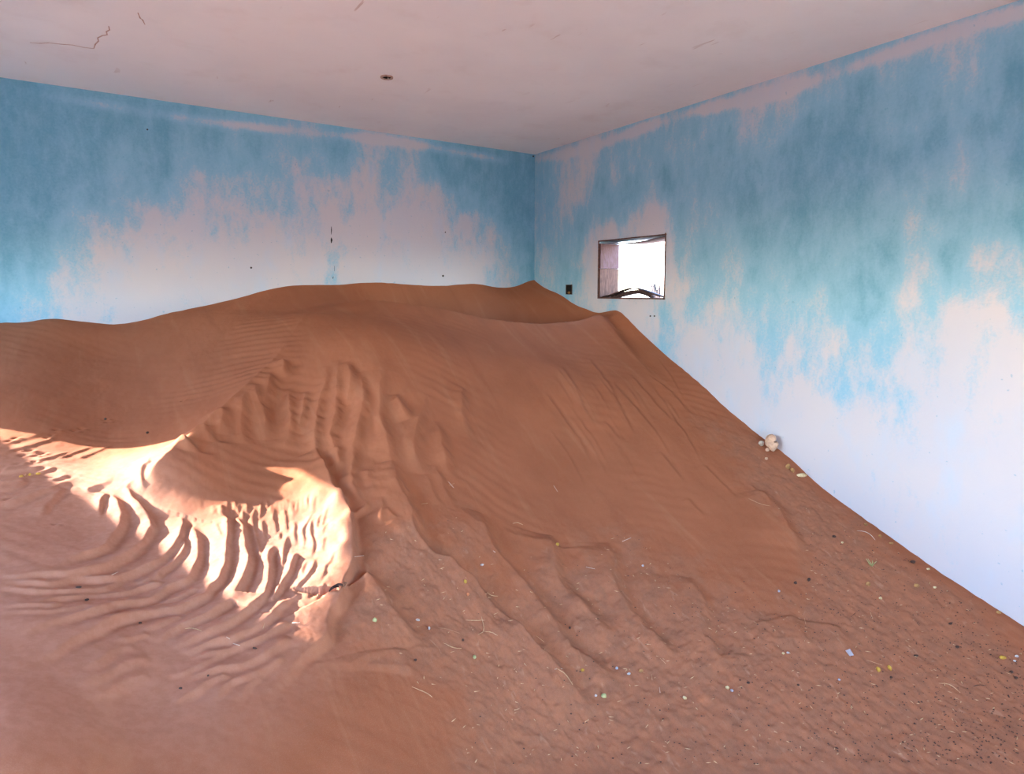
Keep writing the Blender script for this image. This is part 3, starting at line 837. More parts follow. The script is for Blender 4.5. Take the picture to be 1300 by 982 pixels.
M_WOOD = wood_mat('weathered_board', srgb(74, 44, 33), srgb(98, 64, 50), srgb(52, 31, 25), (3, 3, 0.35))
M_PANEL = wood_mat('faded_panel', srgb(98, 68, 68), srgb(86, 55, 48), srgb(62, 38, 30), (2, 2, 0.6))
M_DARKWOOD = wood_mat('dark_frame', srgb(84, 60, 54), srgb(120, 88, 78), srgb(60, 44, 42), (2, 2, 2))
M_STRIP = wood_mat('rusted_strip', srgb(66, 48, 48), srgb(98, 74, 70), srgb(48, 36, 38), (2, 2, 2))
M_HEAD = wood_mat('head_lining', srgb(92, 66, 64), srgb(78, 53, 49), srgb(60, 40, 37), (2, 0.5, 2))

wy0, wy1, wz0, wz1 = WIN_R
win = empty('window_1', (XR, (wy0 + wy1) / 2, wz0))
win['kind'] = 'structure'
win['label'] = 'small unglazed window with warped wooden lining in the right wall'
WO = Vector(win.location)


def wbox(name, a, b, mat):
    b_ = bmesh.new()
    box(b_, Vector(a) - WO, Vector(b) - WO)
    bmesh.ops.bevel(b_, geom=b_.edges[:], offset=.0015, segments=1, affect='EDGES')
    return from_bm(name, b_, mat, win)


zj = wz0 + .262
tag(wbox('jamb_board', (XR + .004, wy1 - .016, wz0 + .004), (XR + TH - .002, wy1 - .001, zj), M_WOOD), 'brown weathered board with upright grain')
tag(wbox('jamb_panel', (XR + .004, wy1 - .021, zj + .002), (XR + TH - .002, wy1 - .001, wz1 - .02), M_PANEL), 'faded pinkish panel above the board')
wbox('jamb_lining', (XR + .004, wy0 + .001, wz0 + .004), (XR + TH - .002, wy0 + .010, wz1 - .002), M_DARKWOOD)
wbox('sill_board', (XR + .004, wy0 + .002, wz0 - .002), (XR + TH - .002, wy1 - .002, wz0 + .004), M_WOOD)
e = .009
wbox('frame_strip', (XR - .006, wy1 - .004, wz0 - .004), (XR + .004, wy1 + e - .004, wz1 + .004), M_DARKWOOD)
wbox('frame_strip', (XR - .006, wy0 - e + .004, wz0 - .006), (XR + .004, wy0 + .006, wz1 + .014), M_DARKWOOD)
wbox('frame_strip', (XR - .006, wy0 - e, wz0 - .008), (XR + .004, wy1 + e - .004, wz0 + .001), M_DARKWOOD)
wbox('frame_strip', (XR - .006, wy0 - e, wz1 - .003), (XR + .004, wy1 + e - .004, wz1 + .007), M_DARKWOOD)


def ribbon(name, pts, x0, x1, t, mat):
    """a thin curved strip: pts are (y, z) along it, it is x0..x1 deep and t thick"""
    p = smooth_line(pts)
    v, f = [], []
    for k, (y, z) in enumerate(p):
        a = p[max(k - 1, 0)]; b = p[min(k + 1, len(p) - 1)]
        d = np.array(b) - np.array(a); d /= np.hypot(*d)
        nrm = np.array([-d[1], d[0]]) * t / 2
        for (x, s) in ((x0, 1), (x1, 1), (x1, -1), (x0, -1)):
            v.append((x - WO.x, y + nrm[0] * s - WO.y, z + nrm[1] * s - WO.z))
    for k in range(len(p) - 1):
        for q in range(4):
            f.append((4 * k + q, 4 * k + (q + 1) % 4, 4 * k + 4 + (q + 1) % 4, 4 * k + 4 + q))
    f += [(3, 2, 1, 0), tuple(4 * (len(p) - 1) + q for q in range(4))]
    return from_py(name, v, f, mat, win, True)


tag(ribbon('head_sheet', [(wy1 - .01, wz1 - .012), (4.20, wz1 - .024), (4.02, wz1 - .034), (3.86, wz1 - .030), (3.72, wz1 - .018), (wy0 + .006, wz1 - .012)], XR + .02, XR + TH - .004, .004, M_HEAD), 'sagging pale sheet under the lintel')
tag(ribbon('warped_strip', [(wy1 - .02, wz0 + .008), (4.27, wz0 + .026), (4.14, wz0 + .060), (4.02, wz0 + .083), (3.90, wz0 + .074), (3.76, wz0 + .040), (3.66, wz0 + .016), (wy0 + .012, wz0 + .009)], XR + .03, XR + .085, .010, M_STRIP), 'dark curled strip arching off the sill')
tag(ribbon('warped_strip', [(wy1 - .06, wz0 + .010), (4.22, wz0 + .026), (4.10, wz0 + .046), (3.99, wz0 + .054), (3.90, wz0 + .040), (3.83, wz0 + .018)], XR + .10, XR + .15, .034, M_STRIP), 'thicker dark strip curled behind the first')

win2 = empty('window_2', (XL - .03, WIN_L[0], WIN_L[2]))
win2['kind'] = 'structure'
hb = [(3.60, 1.862), (4.50, 2.28), (4.50, 2.355), (3.505, 2.355), (3.505, 1.862)]  # invented slanted board, added out of view to cut off stray sun
from_py('added_sun_blocker', [(x, y - WIN_L[0], z - WIN_L[2]) for x in (0, -.02) for y, z in hb],
        [(0, 1, 2, 3, 4), (9, 8, 7, 6, 5)] + [(i, i + 5, (i + 1) % 5 + 5, (i + 1) % 5) for i in range(5)], M_WOOD, win2)

# ------------------------------------------------------------------ fittings on walls and ceiling
M_BLACK = simple_mat('black_and_hole_shade', srgb(14, 12, 12), srgb(24, 20, 20), 60)  # black for wire and twigs, also painted shade inside holes and cracks
M_METAL = simple_mat('dull_metal', srgb(70, 56, 52), srgb(96, 78, 70), 80, 0.6)
M_CRUMB = simple_mat('clay_crumb', srgb(150, 110, 60), srgb(120, 84, 46), 80)


def disc_ring(bm, r0, r1, z0, z1, n=20):
    vs = []
    for k in range(n):
        c, s = math.cos(2 * math.pi * k / n), math.sin(2 * math.pi * k / n)
        vs.append([bm.verts.new((c * r, s * r, z)) for r, z in ((r0, z0), (r1, z0), (r1, z1), (r0, z1))])
    for k in range(n):
        a, b = vs[k], vs[(k + 1) % n]
        for q in range(4):
            bm.faces.new((a[q], b[q], b[(q + 1) % 4], a[(q + 1) % 4]))
    return vs


q = on_z(491, 97.5)[0]
box_c = empty('ceiling_junction_box', (q[0], q[1], ZC))
tag(box_c, 'small dark open junction box in the ceiling with a stub of wire', 'junction box')
bm = bmesh.new(); disc_ring(bm, .030, .041, -.008, 0)
from_bm('plaster_rim', bm, simple_mat('chipped_rim', srgb(190, 160, 146), srgb(160, 128, 114), 60), box_c)
bm = bmesh.new(); bmesh.ops.create_circle(bm, cap_ends=True, segments=20, radius=.031, matrix=Matrix.Translation((0, 0, -.002)))
from_bm('opening', bm, M_BLACK, box_c)  # flat black disc, its colour stands in for the shade in the hole


def tube(name, pts, r, mat, parent=None, taper=.5, sides=5):
    p = [Vector(a) for a in pts]
    v, f = [], []
    for k, c in enumerate(p):
        d = (p[min(k + 1, len(p) - 1)] - p[max(k - 1, 0)]).normalized()
        a = d.cross(Vector((0, 0, 1)))
        a = a.normalized() if a.length > 1e-4 else Vector((1, 0, 0))
        b = d.cross(a)
        rr_ = r * (1 - (1 - taper) * abs(2 * k / (len(p) - 1) - 1) ** 2)
        for s in range(sides):
            t = 2 * math.pi * s / sides
            v.append(c + a * (math.cos(t) * rr_) + b * (math.sin(t) * rr_))
    for k in range(len(p) - 1):
        for s in range(sides):
            f.append((sides * k + s, sides * k + (s + 1) % sides, sides * (k + 1) + (s + 1) % sides, sides * (k + 1) + s))
    f += [tuple(range(sides))[::-1], tuple(sides * (len(p) - 1) + s for s in range(sides))]
    return from_py(name, v, f, mat, parent, True)


M_WIRE = simple_mat('pale_wire', srgb(206, 190, 180), srgb(170, 150, 140), 60, 0.6)
tube('wire', [(.004, -.006, 0), (.006, -.012, -.016), (.002, -.02, -.026), (.010, -.026, -.022)], .003, M_WIRE, box_c)
tube('wire', [(-.008, -.002, 0), (-.014, -.008, -.012), (-.006, -.018, -.018)], .003, M_BLACK, box_c)

p0, p1 = on_x(719.2, 361.8)[0], on_x(726.2, 373)[0]
sy0, sy1, sz0, sz1 = p1[1], p0[1], p1[2], p0[2]
sock = empty('socket_box', (XR, (sy0 + sy1) / 2, sz0))
tag(sock, 'empty dark electrical socket box in the wall beside the window', 'socket box')
SO = Vector(sock.location)
bm = bmesh.new()
for a, b in (((XR - .006, sy0 - .005, sz0), (XR - .0004, sy0, sz1)), ((XR - .006, sy1, sz0), (XR - .0004, sy1 + .005, sz1)), ((XR - .006, sy0 - .005, sz1), (XR - .0004, sy1 + .005, sz1 + .005)), ((XR - .006, sy0 - .005, sz0 - .005), (XR - .0004, sy1 + .005, sz0))):
    box(bm, Vector(a) - SO, Vector(b) - SO)
from_bm('rim', bm, M_METAL, sock)
bm = bmesh.new(); box(bm, Vector((XR - .0024, sy0, sz0)) - SO, Vector((XR - .0006, sy1, sz1)) - SO)
from_bm('recess_shade', bm, M_BLACK, sock)  # thin black plate painted as the shade inside the empty box
bm = bmesh.new()
bmesh.ops.create_icosphere(bm, subdivisions=2, radius=1)
for v in bm.verts: v.co = Vector((v.co.x * .003 - .004, v.co.y * .022, v.co.z * .011 + .012)) * (1 + .15 * math.sin(v.co.y * 9 + v.co.z * 7))
from_bm('mud_crumb', bm, M_CRUMB, sock)

M_NAIL = simple_mat('rusty_nail', srgb(46, 36, 34), srgb(70, 52, 44), 90, 0.7)


def nail(px, py, plane, r, label):
    p = (on_y if plane == 'y' else on_x)(px, py)[0]
    bm = bmesh.new()
    bmesh.ops.create_cone(bm, cap_ends=True, segments=10, radius1=r * .45, radius2=r * .35, depth=.008, matrix=Matrix.Translation((0, 0, .004)))
    bmesh.ops.create_cone(bm, cap_ends=True, segments=10, radius1=r, radius2=r * .8, depth=.003, matrix=Matrix.Translation((0, 0, .0095)))
    o = from_bm('nail_head', bm, M_NAIL)
    o.location = p
    o.rotation_euler = (math.pi / 2, 0, 0) if plane == 'y' else (0, -math.pi / 2, 0)
    tag(o, label, 'nail')


nail(187, 164.6, 'y', .006, 'tiny rusty nail high on the blue left part of the back wall')
nail(318.6, 339.7, 'y', .008, 'dark nail low on the bare plaster, left of the wall crack')
nail(565, 294.6, 'y', .006, 'small dark nail on the bare plaster, right of the wall crack')
nail(562, 350, 'y', .010, 'dark nail just above the sand at the back wall')
nail(676.5, 198.5, 'y', .009, 'dark nail right under the ceiling in the room corner')
nail(826.4, 401, 'x', .007, 'left one of two dark plug holes below the window')
nail(831.6, 401, 'x', .007, 'right one of two dark plug holes below the window')

M_CRACK = simple_mat('ceiling_crack', srgb(186, 150, 134), srgb(204, 172, 158), 40)
cl = bpy.data.objects['ceiling']
for pts in ([(38, 54), (50, 54.8), (62, 54.2), (78, 56), (92, 57), (106, 60), (119, 61.5)], [(119, 61.5), (121, 56), (125, 52), (124, 48), (130, 45), (136, 44), (135, 40), (139, 38), (138, 33)], [(175, 16), (178, 23), (181, 25), (184, 31)]):
    P = [on_z(*a)[0] for a in pts]
    v, f = [], []
    for k, p in enumerate(P):
        d_ = np.array(P[min(k + 1, len(P) - 1)]) - np.array(P[max(k - 1, 0)]); d_ /= np.linalg.norm(d_)
        w_ = .0035 if 0 < k < len(P) - 1 else .002
        ox_, oy_ = -d_[1] * w_, d_[0] * w_
        v += [(p[0] + ox_, p[1] + oy_, ZC - .0012), (p[0] - ox_, p[1] - oy_, ZC - .0012), (p[0] - ox_, p[1] - oy_, ZC + .01), (p[0] + ox_, p[1] + oy_, ZC + .01)]
    for k in range(len(P) - 1):
        for q_ in range(4): f.append((4 * k + q_, 4 * k + (q_ + 1) % 4, 4 * k + 4 + (q_ + 1) % 4, 4 * k + 4 + q_))
    f += [(3, 2, 1, 0), tuple(4 * (len(P) - 1) + q_ for q_ in range(4))]
    from_py('crack', v, f, M_CRACK, cl)
wb = bpy.data.objects['wall_back']
for pts, w in (([(420.6, 287.5), (420.8, 292), (420.4, 297.5)], .004), ([(420.6, 301.5), (421, 304.5), (420.5, 308.5)], .008), ([(423, 351), (422.6, 353.5)], .008), ([(424.6, 337.5), (424.4, 344)], .003)):
    P = [on_y(*a)[0] for a in pts]
    v, f = [], []
    for k, p in enumerate(P):
        h_ = w * (.35 if k in (0, len(P) - 1) else 1)
        v += [(p[0] - h_, YB - .0012, p[2]), (p[0] + h_, YB - .0012, p[2]), (p[0] + h_, YB + .03, p[2]), (p[0] - h_, YB + .03, p[2])]
    for k in range(len(P) - 1):
        for s in range(4): f.append((4 * k + s, 4 * k + (s + 1) % 4, 4 * k + 4 + (s + 1) % 4, 4 * k + 4 + s))
    f += [(3, 2, 1, 0), tuple(4 * (len(P) - 1) + s for s in range(4))]
    from_py('crack', v, f, M_BLACK, wb)

# ------------------------------------------------------------------ stones, straws and litter on the sand
M_STONE = simple_mat('plaster_chunk', srgb(214, 176, 146), srgb(196, 156, 130), 30, 0.95, 0.6)
M_STONE2 = simple_mat('pale_stone', srgb(204, 190, 172), srgb(178, 150, 128), 40, 0.95, 0.5)
M_OCHRE = simple_mat('ochre_stone', srgb(190, 146, 92), srgb(150, 106, 68), 50, 0.95, 0.5)
M_YELLOW = simple_mat('yellow_husk', srgb(206, 168, 70), srgb(176, 132, 60), 60)
M_CREAM = simple_mat('cream_husk', srgb(226, 206, 164), srgb(196, 168, 120), 60)
M_GREEN = simple_mat('green_bud', srgb(146, 154, 98), srgb(186, 182, 130), 60)
M_WHITE = simple_mat('white_scrap', srgb(206, 198, 194), srgb(182, 172, 168), 60)
M_LILAC = simple_mat('lilac_scrap', srgb(164, 160, 170), srgb(180, 174, 182), 60)
M_DARK = simple_mat('dark_pellet', srgb(66, 48, 42), srgb(88, 64, 54), 70)
M_ORANGE = simple_mat('orange_bit', srgb(226, 150, 104), srgb(206, 126, 86), 60)
M_STRAW = simple_mat('dry_straw', srgb(214, 176, 132), srgb(190, 150, 112), 70)
M_PALESTRAW = simple_mat('bleached_straw', srgb(232, 212, 192), srgb(210, 186, 166), 70)
M_ROOT = simple_mat('brown_straw', srgb(178, 128, 96), srgb(156, 108, 82), 70)


def lump(name, px, py, w, h, label, cat, mat, seed, squash=.7, sink=.25, sub=2, notch=False, angle=None):
    """a small irregular solid w x h pixels wide and tall, resting on the sand"""
    p, n = on_sand(px, py)
    d = (p - Vector(CAM)).dot(Vector((math.sin(YAW), math.cos(YAW), 0)))
    sx, sz = w * d / 800 / 2, h * d / 800 / 2
    r = random.Random(seed)
    ph = [r.uniform(0, 6.28) for _ in range(6)]
    bm = bmesh.new()
    bmesh.ops.create_icosphere(bm, subdivisions=sub, radius=1)
    for v in bm.verts:
        c = v.co.copy()
        k = 1 + .16 * math.sin(2.3 * c.x + ph[0]) + .14 * math.sin(3.1 * c.y + ph[1]) + .12 * math.sin(2.7 * c.z + ph[2]) + .07 * math.sin(6 * c.x + 5 * c.z + ph[3])
        c *= k
        if notch:
            a = c - Vector((.75, 0, .25))
            g = math.exp(-(a.x * a.x + a.z * a.z) / .10)
            c.x -= .75 * g
            c.x += .12 * math.sin(4.5 * c.z + 1)
        v.co = Vector((c.x * sx, c.y * (sx + sz) / 2 * squash, c.z * sz))
    o = from_bm(name, bm, mat, smooth=not notch)
    o.rotation_euler = (0, r.uniform(-.3, .3) if angle is None else angle, -YAW)
    o.location = p + Vector((0, 0, sz * (1 - sink)))
    tag(o, label, cat)
    return o


def notched_rock():
    out = [(430, 215), (470, 180), (520, 170), (570, 195), (585, 240), (560, 262), (528, 283), (560, 302), (600, 290), (625, 330), (610, 380), (575, 420), (545, 465), (500, 450), (470, 400), (415, 360), (408, 300), (420, 250)]
    base = on_sand(977, 574)[0]
    d = (base - Vector(CAM)).dot(Vector((math.sin(YAW), math.cos(YAW), 0)))
    k = d / 800 / 13
    bm = bmesh.new()
    ring = [[bm.verts.new(((x - 515) * k * f, y_, (465 - y) * k * f + (1 - f) * .06 + .004)) for x, y in out] for f, y_ in ((.72, -.034), (.93, -.024), (1.0, 0), (.95, .020), (.7, .030))]
    n = len(out)
    for a_, b_ in zip(ring, ring[1:]):
        for q in range(n): bm.faces.new((a_[q], a_[(q + 1) % n], b_[(q + 1) % n], b_[q]))
    bm.faces.new(ring[0][::-1]); bm.faces.new(ring[-1])
    bmesh.ops.recalc_face_normals(bm, faces=bm.faces[:])
    bmesh.ops.triangulate(bm, faces=bm.faces[:])
    bmesh.ops.subdivide_edges(bm, edges=bm.edges[:], cuts=1, use_grid_fill=True)
    rnd = random.Random(4)
    for v in bm.verts: v.co += Vector((rnd.uniform(-1, 1), rnd.uniform(-1, 1), rnd.uniform(-1, 1))) * .0016
    o = from_bm('rock', bm, M_STONE)
    o.rotation_euler = (-.12, 0, -YAW - .25)
    x = XR - .075
    o.location = (x, base.y, fine_z(x, base.y) - .004)
    tag(o, 'big pale notched lump of plaster leaning on the right wall', 'rock')


notched_rock()
lump('stone', 966, 566, 7, 8, 'small grey-white stone wedged left of the big notched lump', 'stone', M_STONE2, 2, .8)
lump('stone', 974, 572, 6, 5, 'little pale stone at the foot of the big notched lump', 'stone', M_STONE, 3, .8)
lump('stone', 1000.5, 594.5, 6, 7, 'ochre stone by the right wall, upper of a touching pair', 'stone', M_OCHRE, 4, .8)
lump('stone', 1006.5, 599, 6, 7, 'ochre stone by the right wall, lower of a touching pair', 'stone', M_OCHRE, 5, .8)
lump('stone', 1017.5, 605, 13, 6, 'flat long cream stone by the right wall below the ochre pair', 'stone', M_CREAM, 6, .7)
lump('stone', 973, 583, 5, 3, 'pale chip on the sand just below the big notched lump', 'stone', M_STONE, 7)
PEB = [
 (1098.6, 666.5, 5, 3.5, 'ochre', 'ochre pebble at the wall foot, above the curved white straw'),
 (1117, 681, 5, 3.5, 'ochre', 'ochre pebble at the wall foot, right of the curved white straw'),
 (1131, 690.5, 5, 3, 'ochre', 'ochre pebble at the wall foot, third down from the flat cream stone'),
 (1158.7, 714.5, 7, 4, 'dark', 'dark oblong pebble at the wall foot, lower right'),
 (1178.5, 723, 4, 3, 'cream', 'cream pebble at the wall foot, just below the dark oblong one'),
 (1268.5, 778.5, 7, 3.5, 'ochre', 'ochre pebble at the wall foot nearest the right edge'),
 (1059, 682, 4, 4, 'dark', 'dark pellet left of the curved white straw'),
 (1069.5, 689.5, 3.5, 3, 'cream', 'tiny cream pebble below left of the curved white straw'),
 (1102, 742.5, 6, 5, 'ochre', 'round ochre nut below the green sprig'),
 (1164, 744.5, 7, 4.5, 'ochre', 'wide ochre pebble between the green sprig and the right wall'),
 (1187, 746.5, 4, 3, 'cream', 'small cream chip right of the wide ochre pebble'),
 (1117.5, 760, 4, 3.5, 'cream', 'cream pebble right below the round ochre nut'),
 (1009.5, 741, 4, 4, 'dark', 'dark pellet at the tip of the smooth sand fan, left of a pair'),
 (1027, 737, 4, 5, 'dark', 'dark pellet at the tip of the smooth sand fan, right of a pair'),
 (989, 751, 3.5, 3, 'lilac', 'lilac crumb under the tip of the smooth sand fan'),
 (1115.5, 851.5, 6, 7, 'yellow', 'yellow seed husk lower right, left one of two'),
 (1130, 850.5, 5, 7, 'yellow', 'yellow seed husk lower right, right one of two'),
 (1131.5, 860.5, 3.5, 3, 'dark', 'dark crumb just under the right one of the two yellow husks'),
 (1273, 835.5, 9, 4.5, 'yellow', 'long bright yellow husk by the right edge of the picture'),
 (1290.6, 833.5, 4.5, 3, 'white', 'white chip beside the long bright yellow husk'),
 (1288.5, 839.5, 3.5, 2.5, 'white', 'smaller white chip just below right of the long yellow husk'),
 (994.5, 830, 3.5, 3, 'cream', 'cream crumb left of the lilac paper scrap, left of two'),
 (1000.6, 829.2, 3.5, 3, 'white', 'white crumb left of the lilac paper scrap, right of two'),
 (1065, 863, 3.5, 2.5, 'lilac', 'lilac crumb below the lilac paper scrap'),
 (708, 692, 5, 4, 'yellow', 'yellow bead in the middle of the slope above the straws'),
 (739.6, 851.6, 5, 3.5, 'yellow', 'yellow bud with a dark end left of the three pale crumbs'),
 (766, 884, 7, 6, 'green', 'round yellow-green fruit at the bottom edge of the picture'),
 (756.5, 883, 3.5, 3, 'white', 'white crumb just left of the round yellow-green fruit'),
 (783.3, 849, 4, 3.5, 'lilac', 'leftmost of three pale crumbs in a row at bottom centre'),
 (798, 855.8, 4.5, 3, 'white', 'middle of three pale crumbs in a row at bottom centre'),
 (814, 852.3, 6, 4, 'ochre', 'rightmost of three pale crumbs in a row, ochre and largest'),
 (869, 886.5, 6, 4, 'cream', 'cream husk at the bottom edge right of the yellow-green fruit'),
 (923, 873.6, 6, 4, 'cream', 'cream pebble of a touching pair near the bottom, left one'),
 (929.5, 877.2, 4.5, 4, 'lilac', 'lilac pebble of a touching pair near the bottom, right one'),
 (949.7, 867.3, 4, 3, 'dark', 'dark crumb right of the cream and lilac pair'),
 (816, 719, 3, 3, 'white', 'white speck below the long white straw of the slope'),
 (475.5, 788, 6, 6, 'green', 'pale green bud right of the pale lobe edge'),
 (602, 835, 5, 5, 'green', 'pale green bud at bottom centre below the crossed straws'),
 (591, 739.5, 4, 5, 'yellow', 'yellow bud on the dark diagonal scarp'),
 (594, 756, 4, 4, 'orange', 'orange bit just below the yellow bud on the scarp'),
 (530.6, 787.5, 6, 2.5, 'white', 'white flake between the green bud and the crossed straws, left one'),
 (545, 798.5, 3.5, 4.5, 'white', 'white flake between the green bud and the crossed straws, right one'),
 (527, 838.8, 4, 3.5, 'dark', 'black pellet at bottom centre left of the lower green bud'),
 (612.3, 717.5, 5, 2.5, 'white', 'white flake between the two long diagonal scarps'),
 (588, 813, 3.5, 3, 'dark', 'black crumb just below the crossed straws'),
 (723.5, 797.5, 3, 3, 'dark', 'dark crumb on the slope above the yellow bud'),
 (99.6, 745.8, 7, 2.6, 'dark', 'dark sliver on the lower left ripples, upper of two'),
 (110, 762, 6, 2.5, 'dark', 'dark sliver on the lower left ripples, lower of two'),
 (178, 791.5, 5, 3, 'dark', 'dark crumb on the lower left ripples, right of the two slivers'),
 (323.5, 823.5, 5, 2.6, 'dark', 'dark sliver right of the white stick on the lower lobe'),
 (229, 874, 4, 3, 'dark', 'dark crumb at the bottom left of the lobe'),
 (264.5, 858, 3, 2.5, 'dark', 'dark speck on the lower lobe under the bent straw'),
 (187, 550, 3.5, 3, 'dark', 'dark pellet on the smooth bowl left of the sharp ridge'),
 (134, 532.5, 3.5, 2.5, 'dark', 'dark speck higher on the smooth bowl, left of the pellet'),
 (1013, 870, 3, 3, 'dark', 'lone dark crumb at the bottom between two crumb pairs'),
 (1290, 861, 5, 3.5, 'dark', 'dark crumb in the bottom right corner, right of two'),
 (1284.7, 853.5, 4, 3, 'dark', 'dark crumb in the bottom right corner, left of two'),
 (1162.7, 832.5, 5, 3, 'dark', 'dark crumb right of the lilac paper scrap'),
 (1206.6, 792.5, 5, 3, 'dark', 'dark crumb midway between wide ochre pebble and long yellow husk'),
 (1215, 821.7, 5, 3, 'dark', 'dark crumb left of the long bright yellow husk'),
]
PM = {'ochre': M_OCHRE, 'dark': M_DARK, 'cream': M_CREAM, 'lilac': M_LILAC, 'yellow': M_YELLOW, 'white': M_WHITE, 'green': M_GREEN, 'orange': M_ORANGE}
NOUN = (('pebble', 'pebble'), ('pellet', 'pellet'), ('nut', 'nut'), ('husk', 'husk'), ('bud', 'bud'), ('fruit', 'fruit'), ('chip', 'chip'), ('flake', 'flake'), ('sliver', 'sliver'), ('crumb', 'crumb'), ('speck', 'crumb'), ('bead', 'bead'), ('bit', 'crumb'))
for k, (px, py, w, h_, mt, lab) in enumerate(PEB):
    head = ' '.join(lab.split()[:4])
    nm = next((b for a, b in NOUN if a in head), None) or next((b for a, b in NOUN if a in lab), 'crumb')
    o = lump(nm, px, py, w, h_, lab, nm, PM[mt], 20 + k, .9, .3)
    if py < 780 and px > 1090 and o.location.x > XR - .012: o.location.x = XR - .012

# yellow twig cluster on the left ripples
tw, n_ = on_sand(38, 606)
twig = empty('dry_flower', tw)
tag(twig, 'dry yellow flower sprig lying on the ripples at the left edge', 'flower')
r = random.Random(5)
a = on_sand(25, 608)[0] - tw; b = on_sand(50, 604)[0] - tw
tube('stem', [a + Vector((0, 0, .006)), Vector((0, 0, .012)), b + Vector((0, 0, .007))], .002, M_ROOT, twig)
for k in range(5):
    c = a.lerp(b, (k + .4) / 5) + Vector((r.uniform(-.004, .004), r.uniform(-.01, .01), .011))
    bm = bmesh.new(); bmesh.ops.create_icosphere(bm, subdivisions=1, radius=1)
    for v in bm.verts: v.co = Vector((v.co.x * .009, v.co.y * .007, v.co.z * .006)) * (1 + .2 * math.sin(5 * v.co.x + k)) + c
    from_bm('flower_head', bm, M_YELLOW if k % 2 == 0 else M_ROOT, twig)

# dead leaf on the lobe edge
lf, n_ = on_sand(424, 751)
leaf = empty('dead_leaf', lf)
tag(leaf, 'curled dark dead leaf on the sunlit lobe near its edge', 'leaf')
for k, (dx, dy, ang) in enumerate(((0, 0, .4), (.022, .012, -.5), (.045, .008, 1.2))):
    v, f = [], []
    for t in range(7):
        u = t / 6
        wd = .009 * math.sin(math.pi * min(max(u, .06), .94))
        for s in (-1, 0, 1):
            v.append((dx + (u - .5) * .045 * math.cos(ang) - s * wd * math.sin(ang), dy + (u - .5) * .045 * math.sin(ang) + s * wd * math.cos(ang), .007 + .005 * abs(s) + .006 * math.sin(3 * u)))
    for t in range(6):
        for s in (0, 1): f.append((3 * t + s, 3 * t + s + 1, 3 * t + s + 4, 3 * t + s + 3))
    lo = from_py('leaf_blade', v, f, M_DARK if k < 2 else M_ROOT, leaf)
    sm = lo.modifiers.new('thickness', 'SOLIDIFY'); sm.thickness = .0012

# green sprig and paper scrap, lower right
gs, n_ = on_sand(1106, 718)
sprig = empty('green_sprig', gs)
tag(sprig, 'little green sprig sprouting from the sand near the right wall', 'plant')
for k in range(7):
    t = 2 * math.pi * k / 7
    tube('stem', [(0.004 * math.cos(t), .004 * math.sin(t), -.004), (.012 * math.cos(t), .012 * math.sin(t), .014), (.026 * math.cos(t + .3), .026 * math.sin(t + .3), .024 + .006 * (k % 3))], .0022, M_GREEN, sprig)
ps, n_ = on_sand(1078.3, 829)
bm = bmesh.new(); box(bm, (-.011, -.014, .002), (.011, .014, .0045))
for v in bm.verts:
    if v.co.x > 0 and v.co.y > 0: v.co.z += .006
o = from_bm('paper_scrap', bm, M_LILAC); o.location = ps
o.rotation_euler = n_.to_track_quat('Z', 'Y').to_euler()
tag(o, 'square lilac paper scrap on the coarse sand at lower right', 'paper')


def straw(pts, r, mat, label, name='straw', cat='straw', lift=1.0):
    p = smooth_line(pts)
    P = []
    for k, (x, y) in enumerate(p):
        s, n = on_sand(x, y)
        P.append(s + Vector((0, 0, r * lift + .002)))
    # keep it stiff: smooth the heights along the stalk
    for _ in range(3):
        P = [P[0]] + [Vector((P[k].x, P[k].y, max(P[k].z, (P[k - 1].z + P[k + 1].z) / 2))) for k in range(1, len(P) - 1)] + [P[-1]]
    o = tube(name, [q - P[0] for q in P], r, mat)
    o.location = P[0]
    tag(o, label, cat)


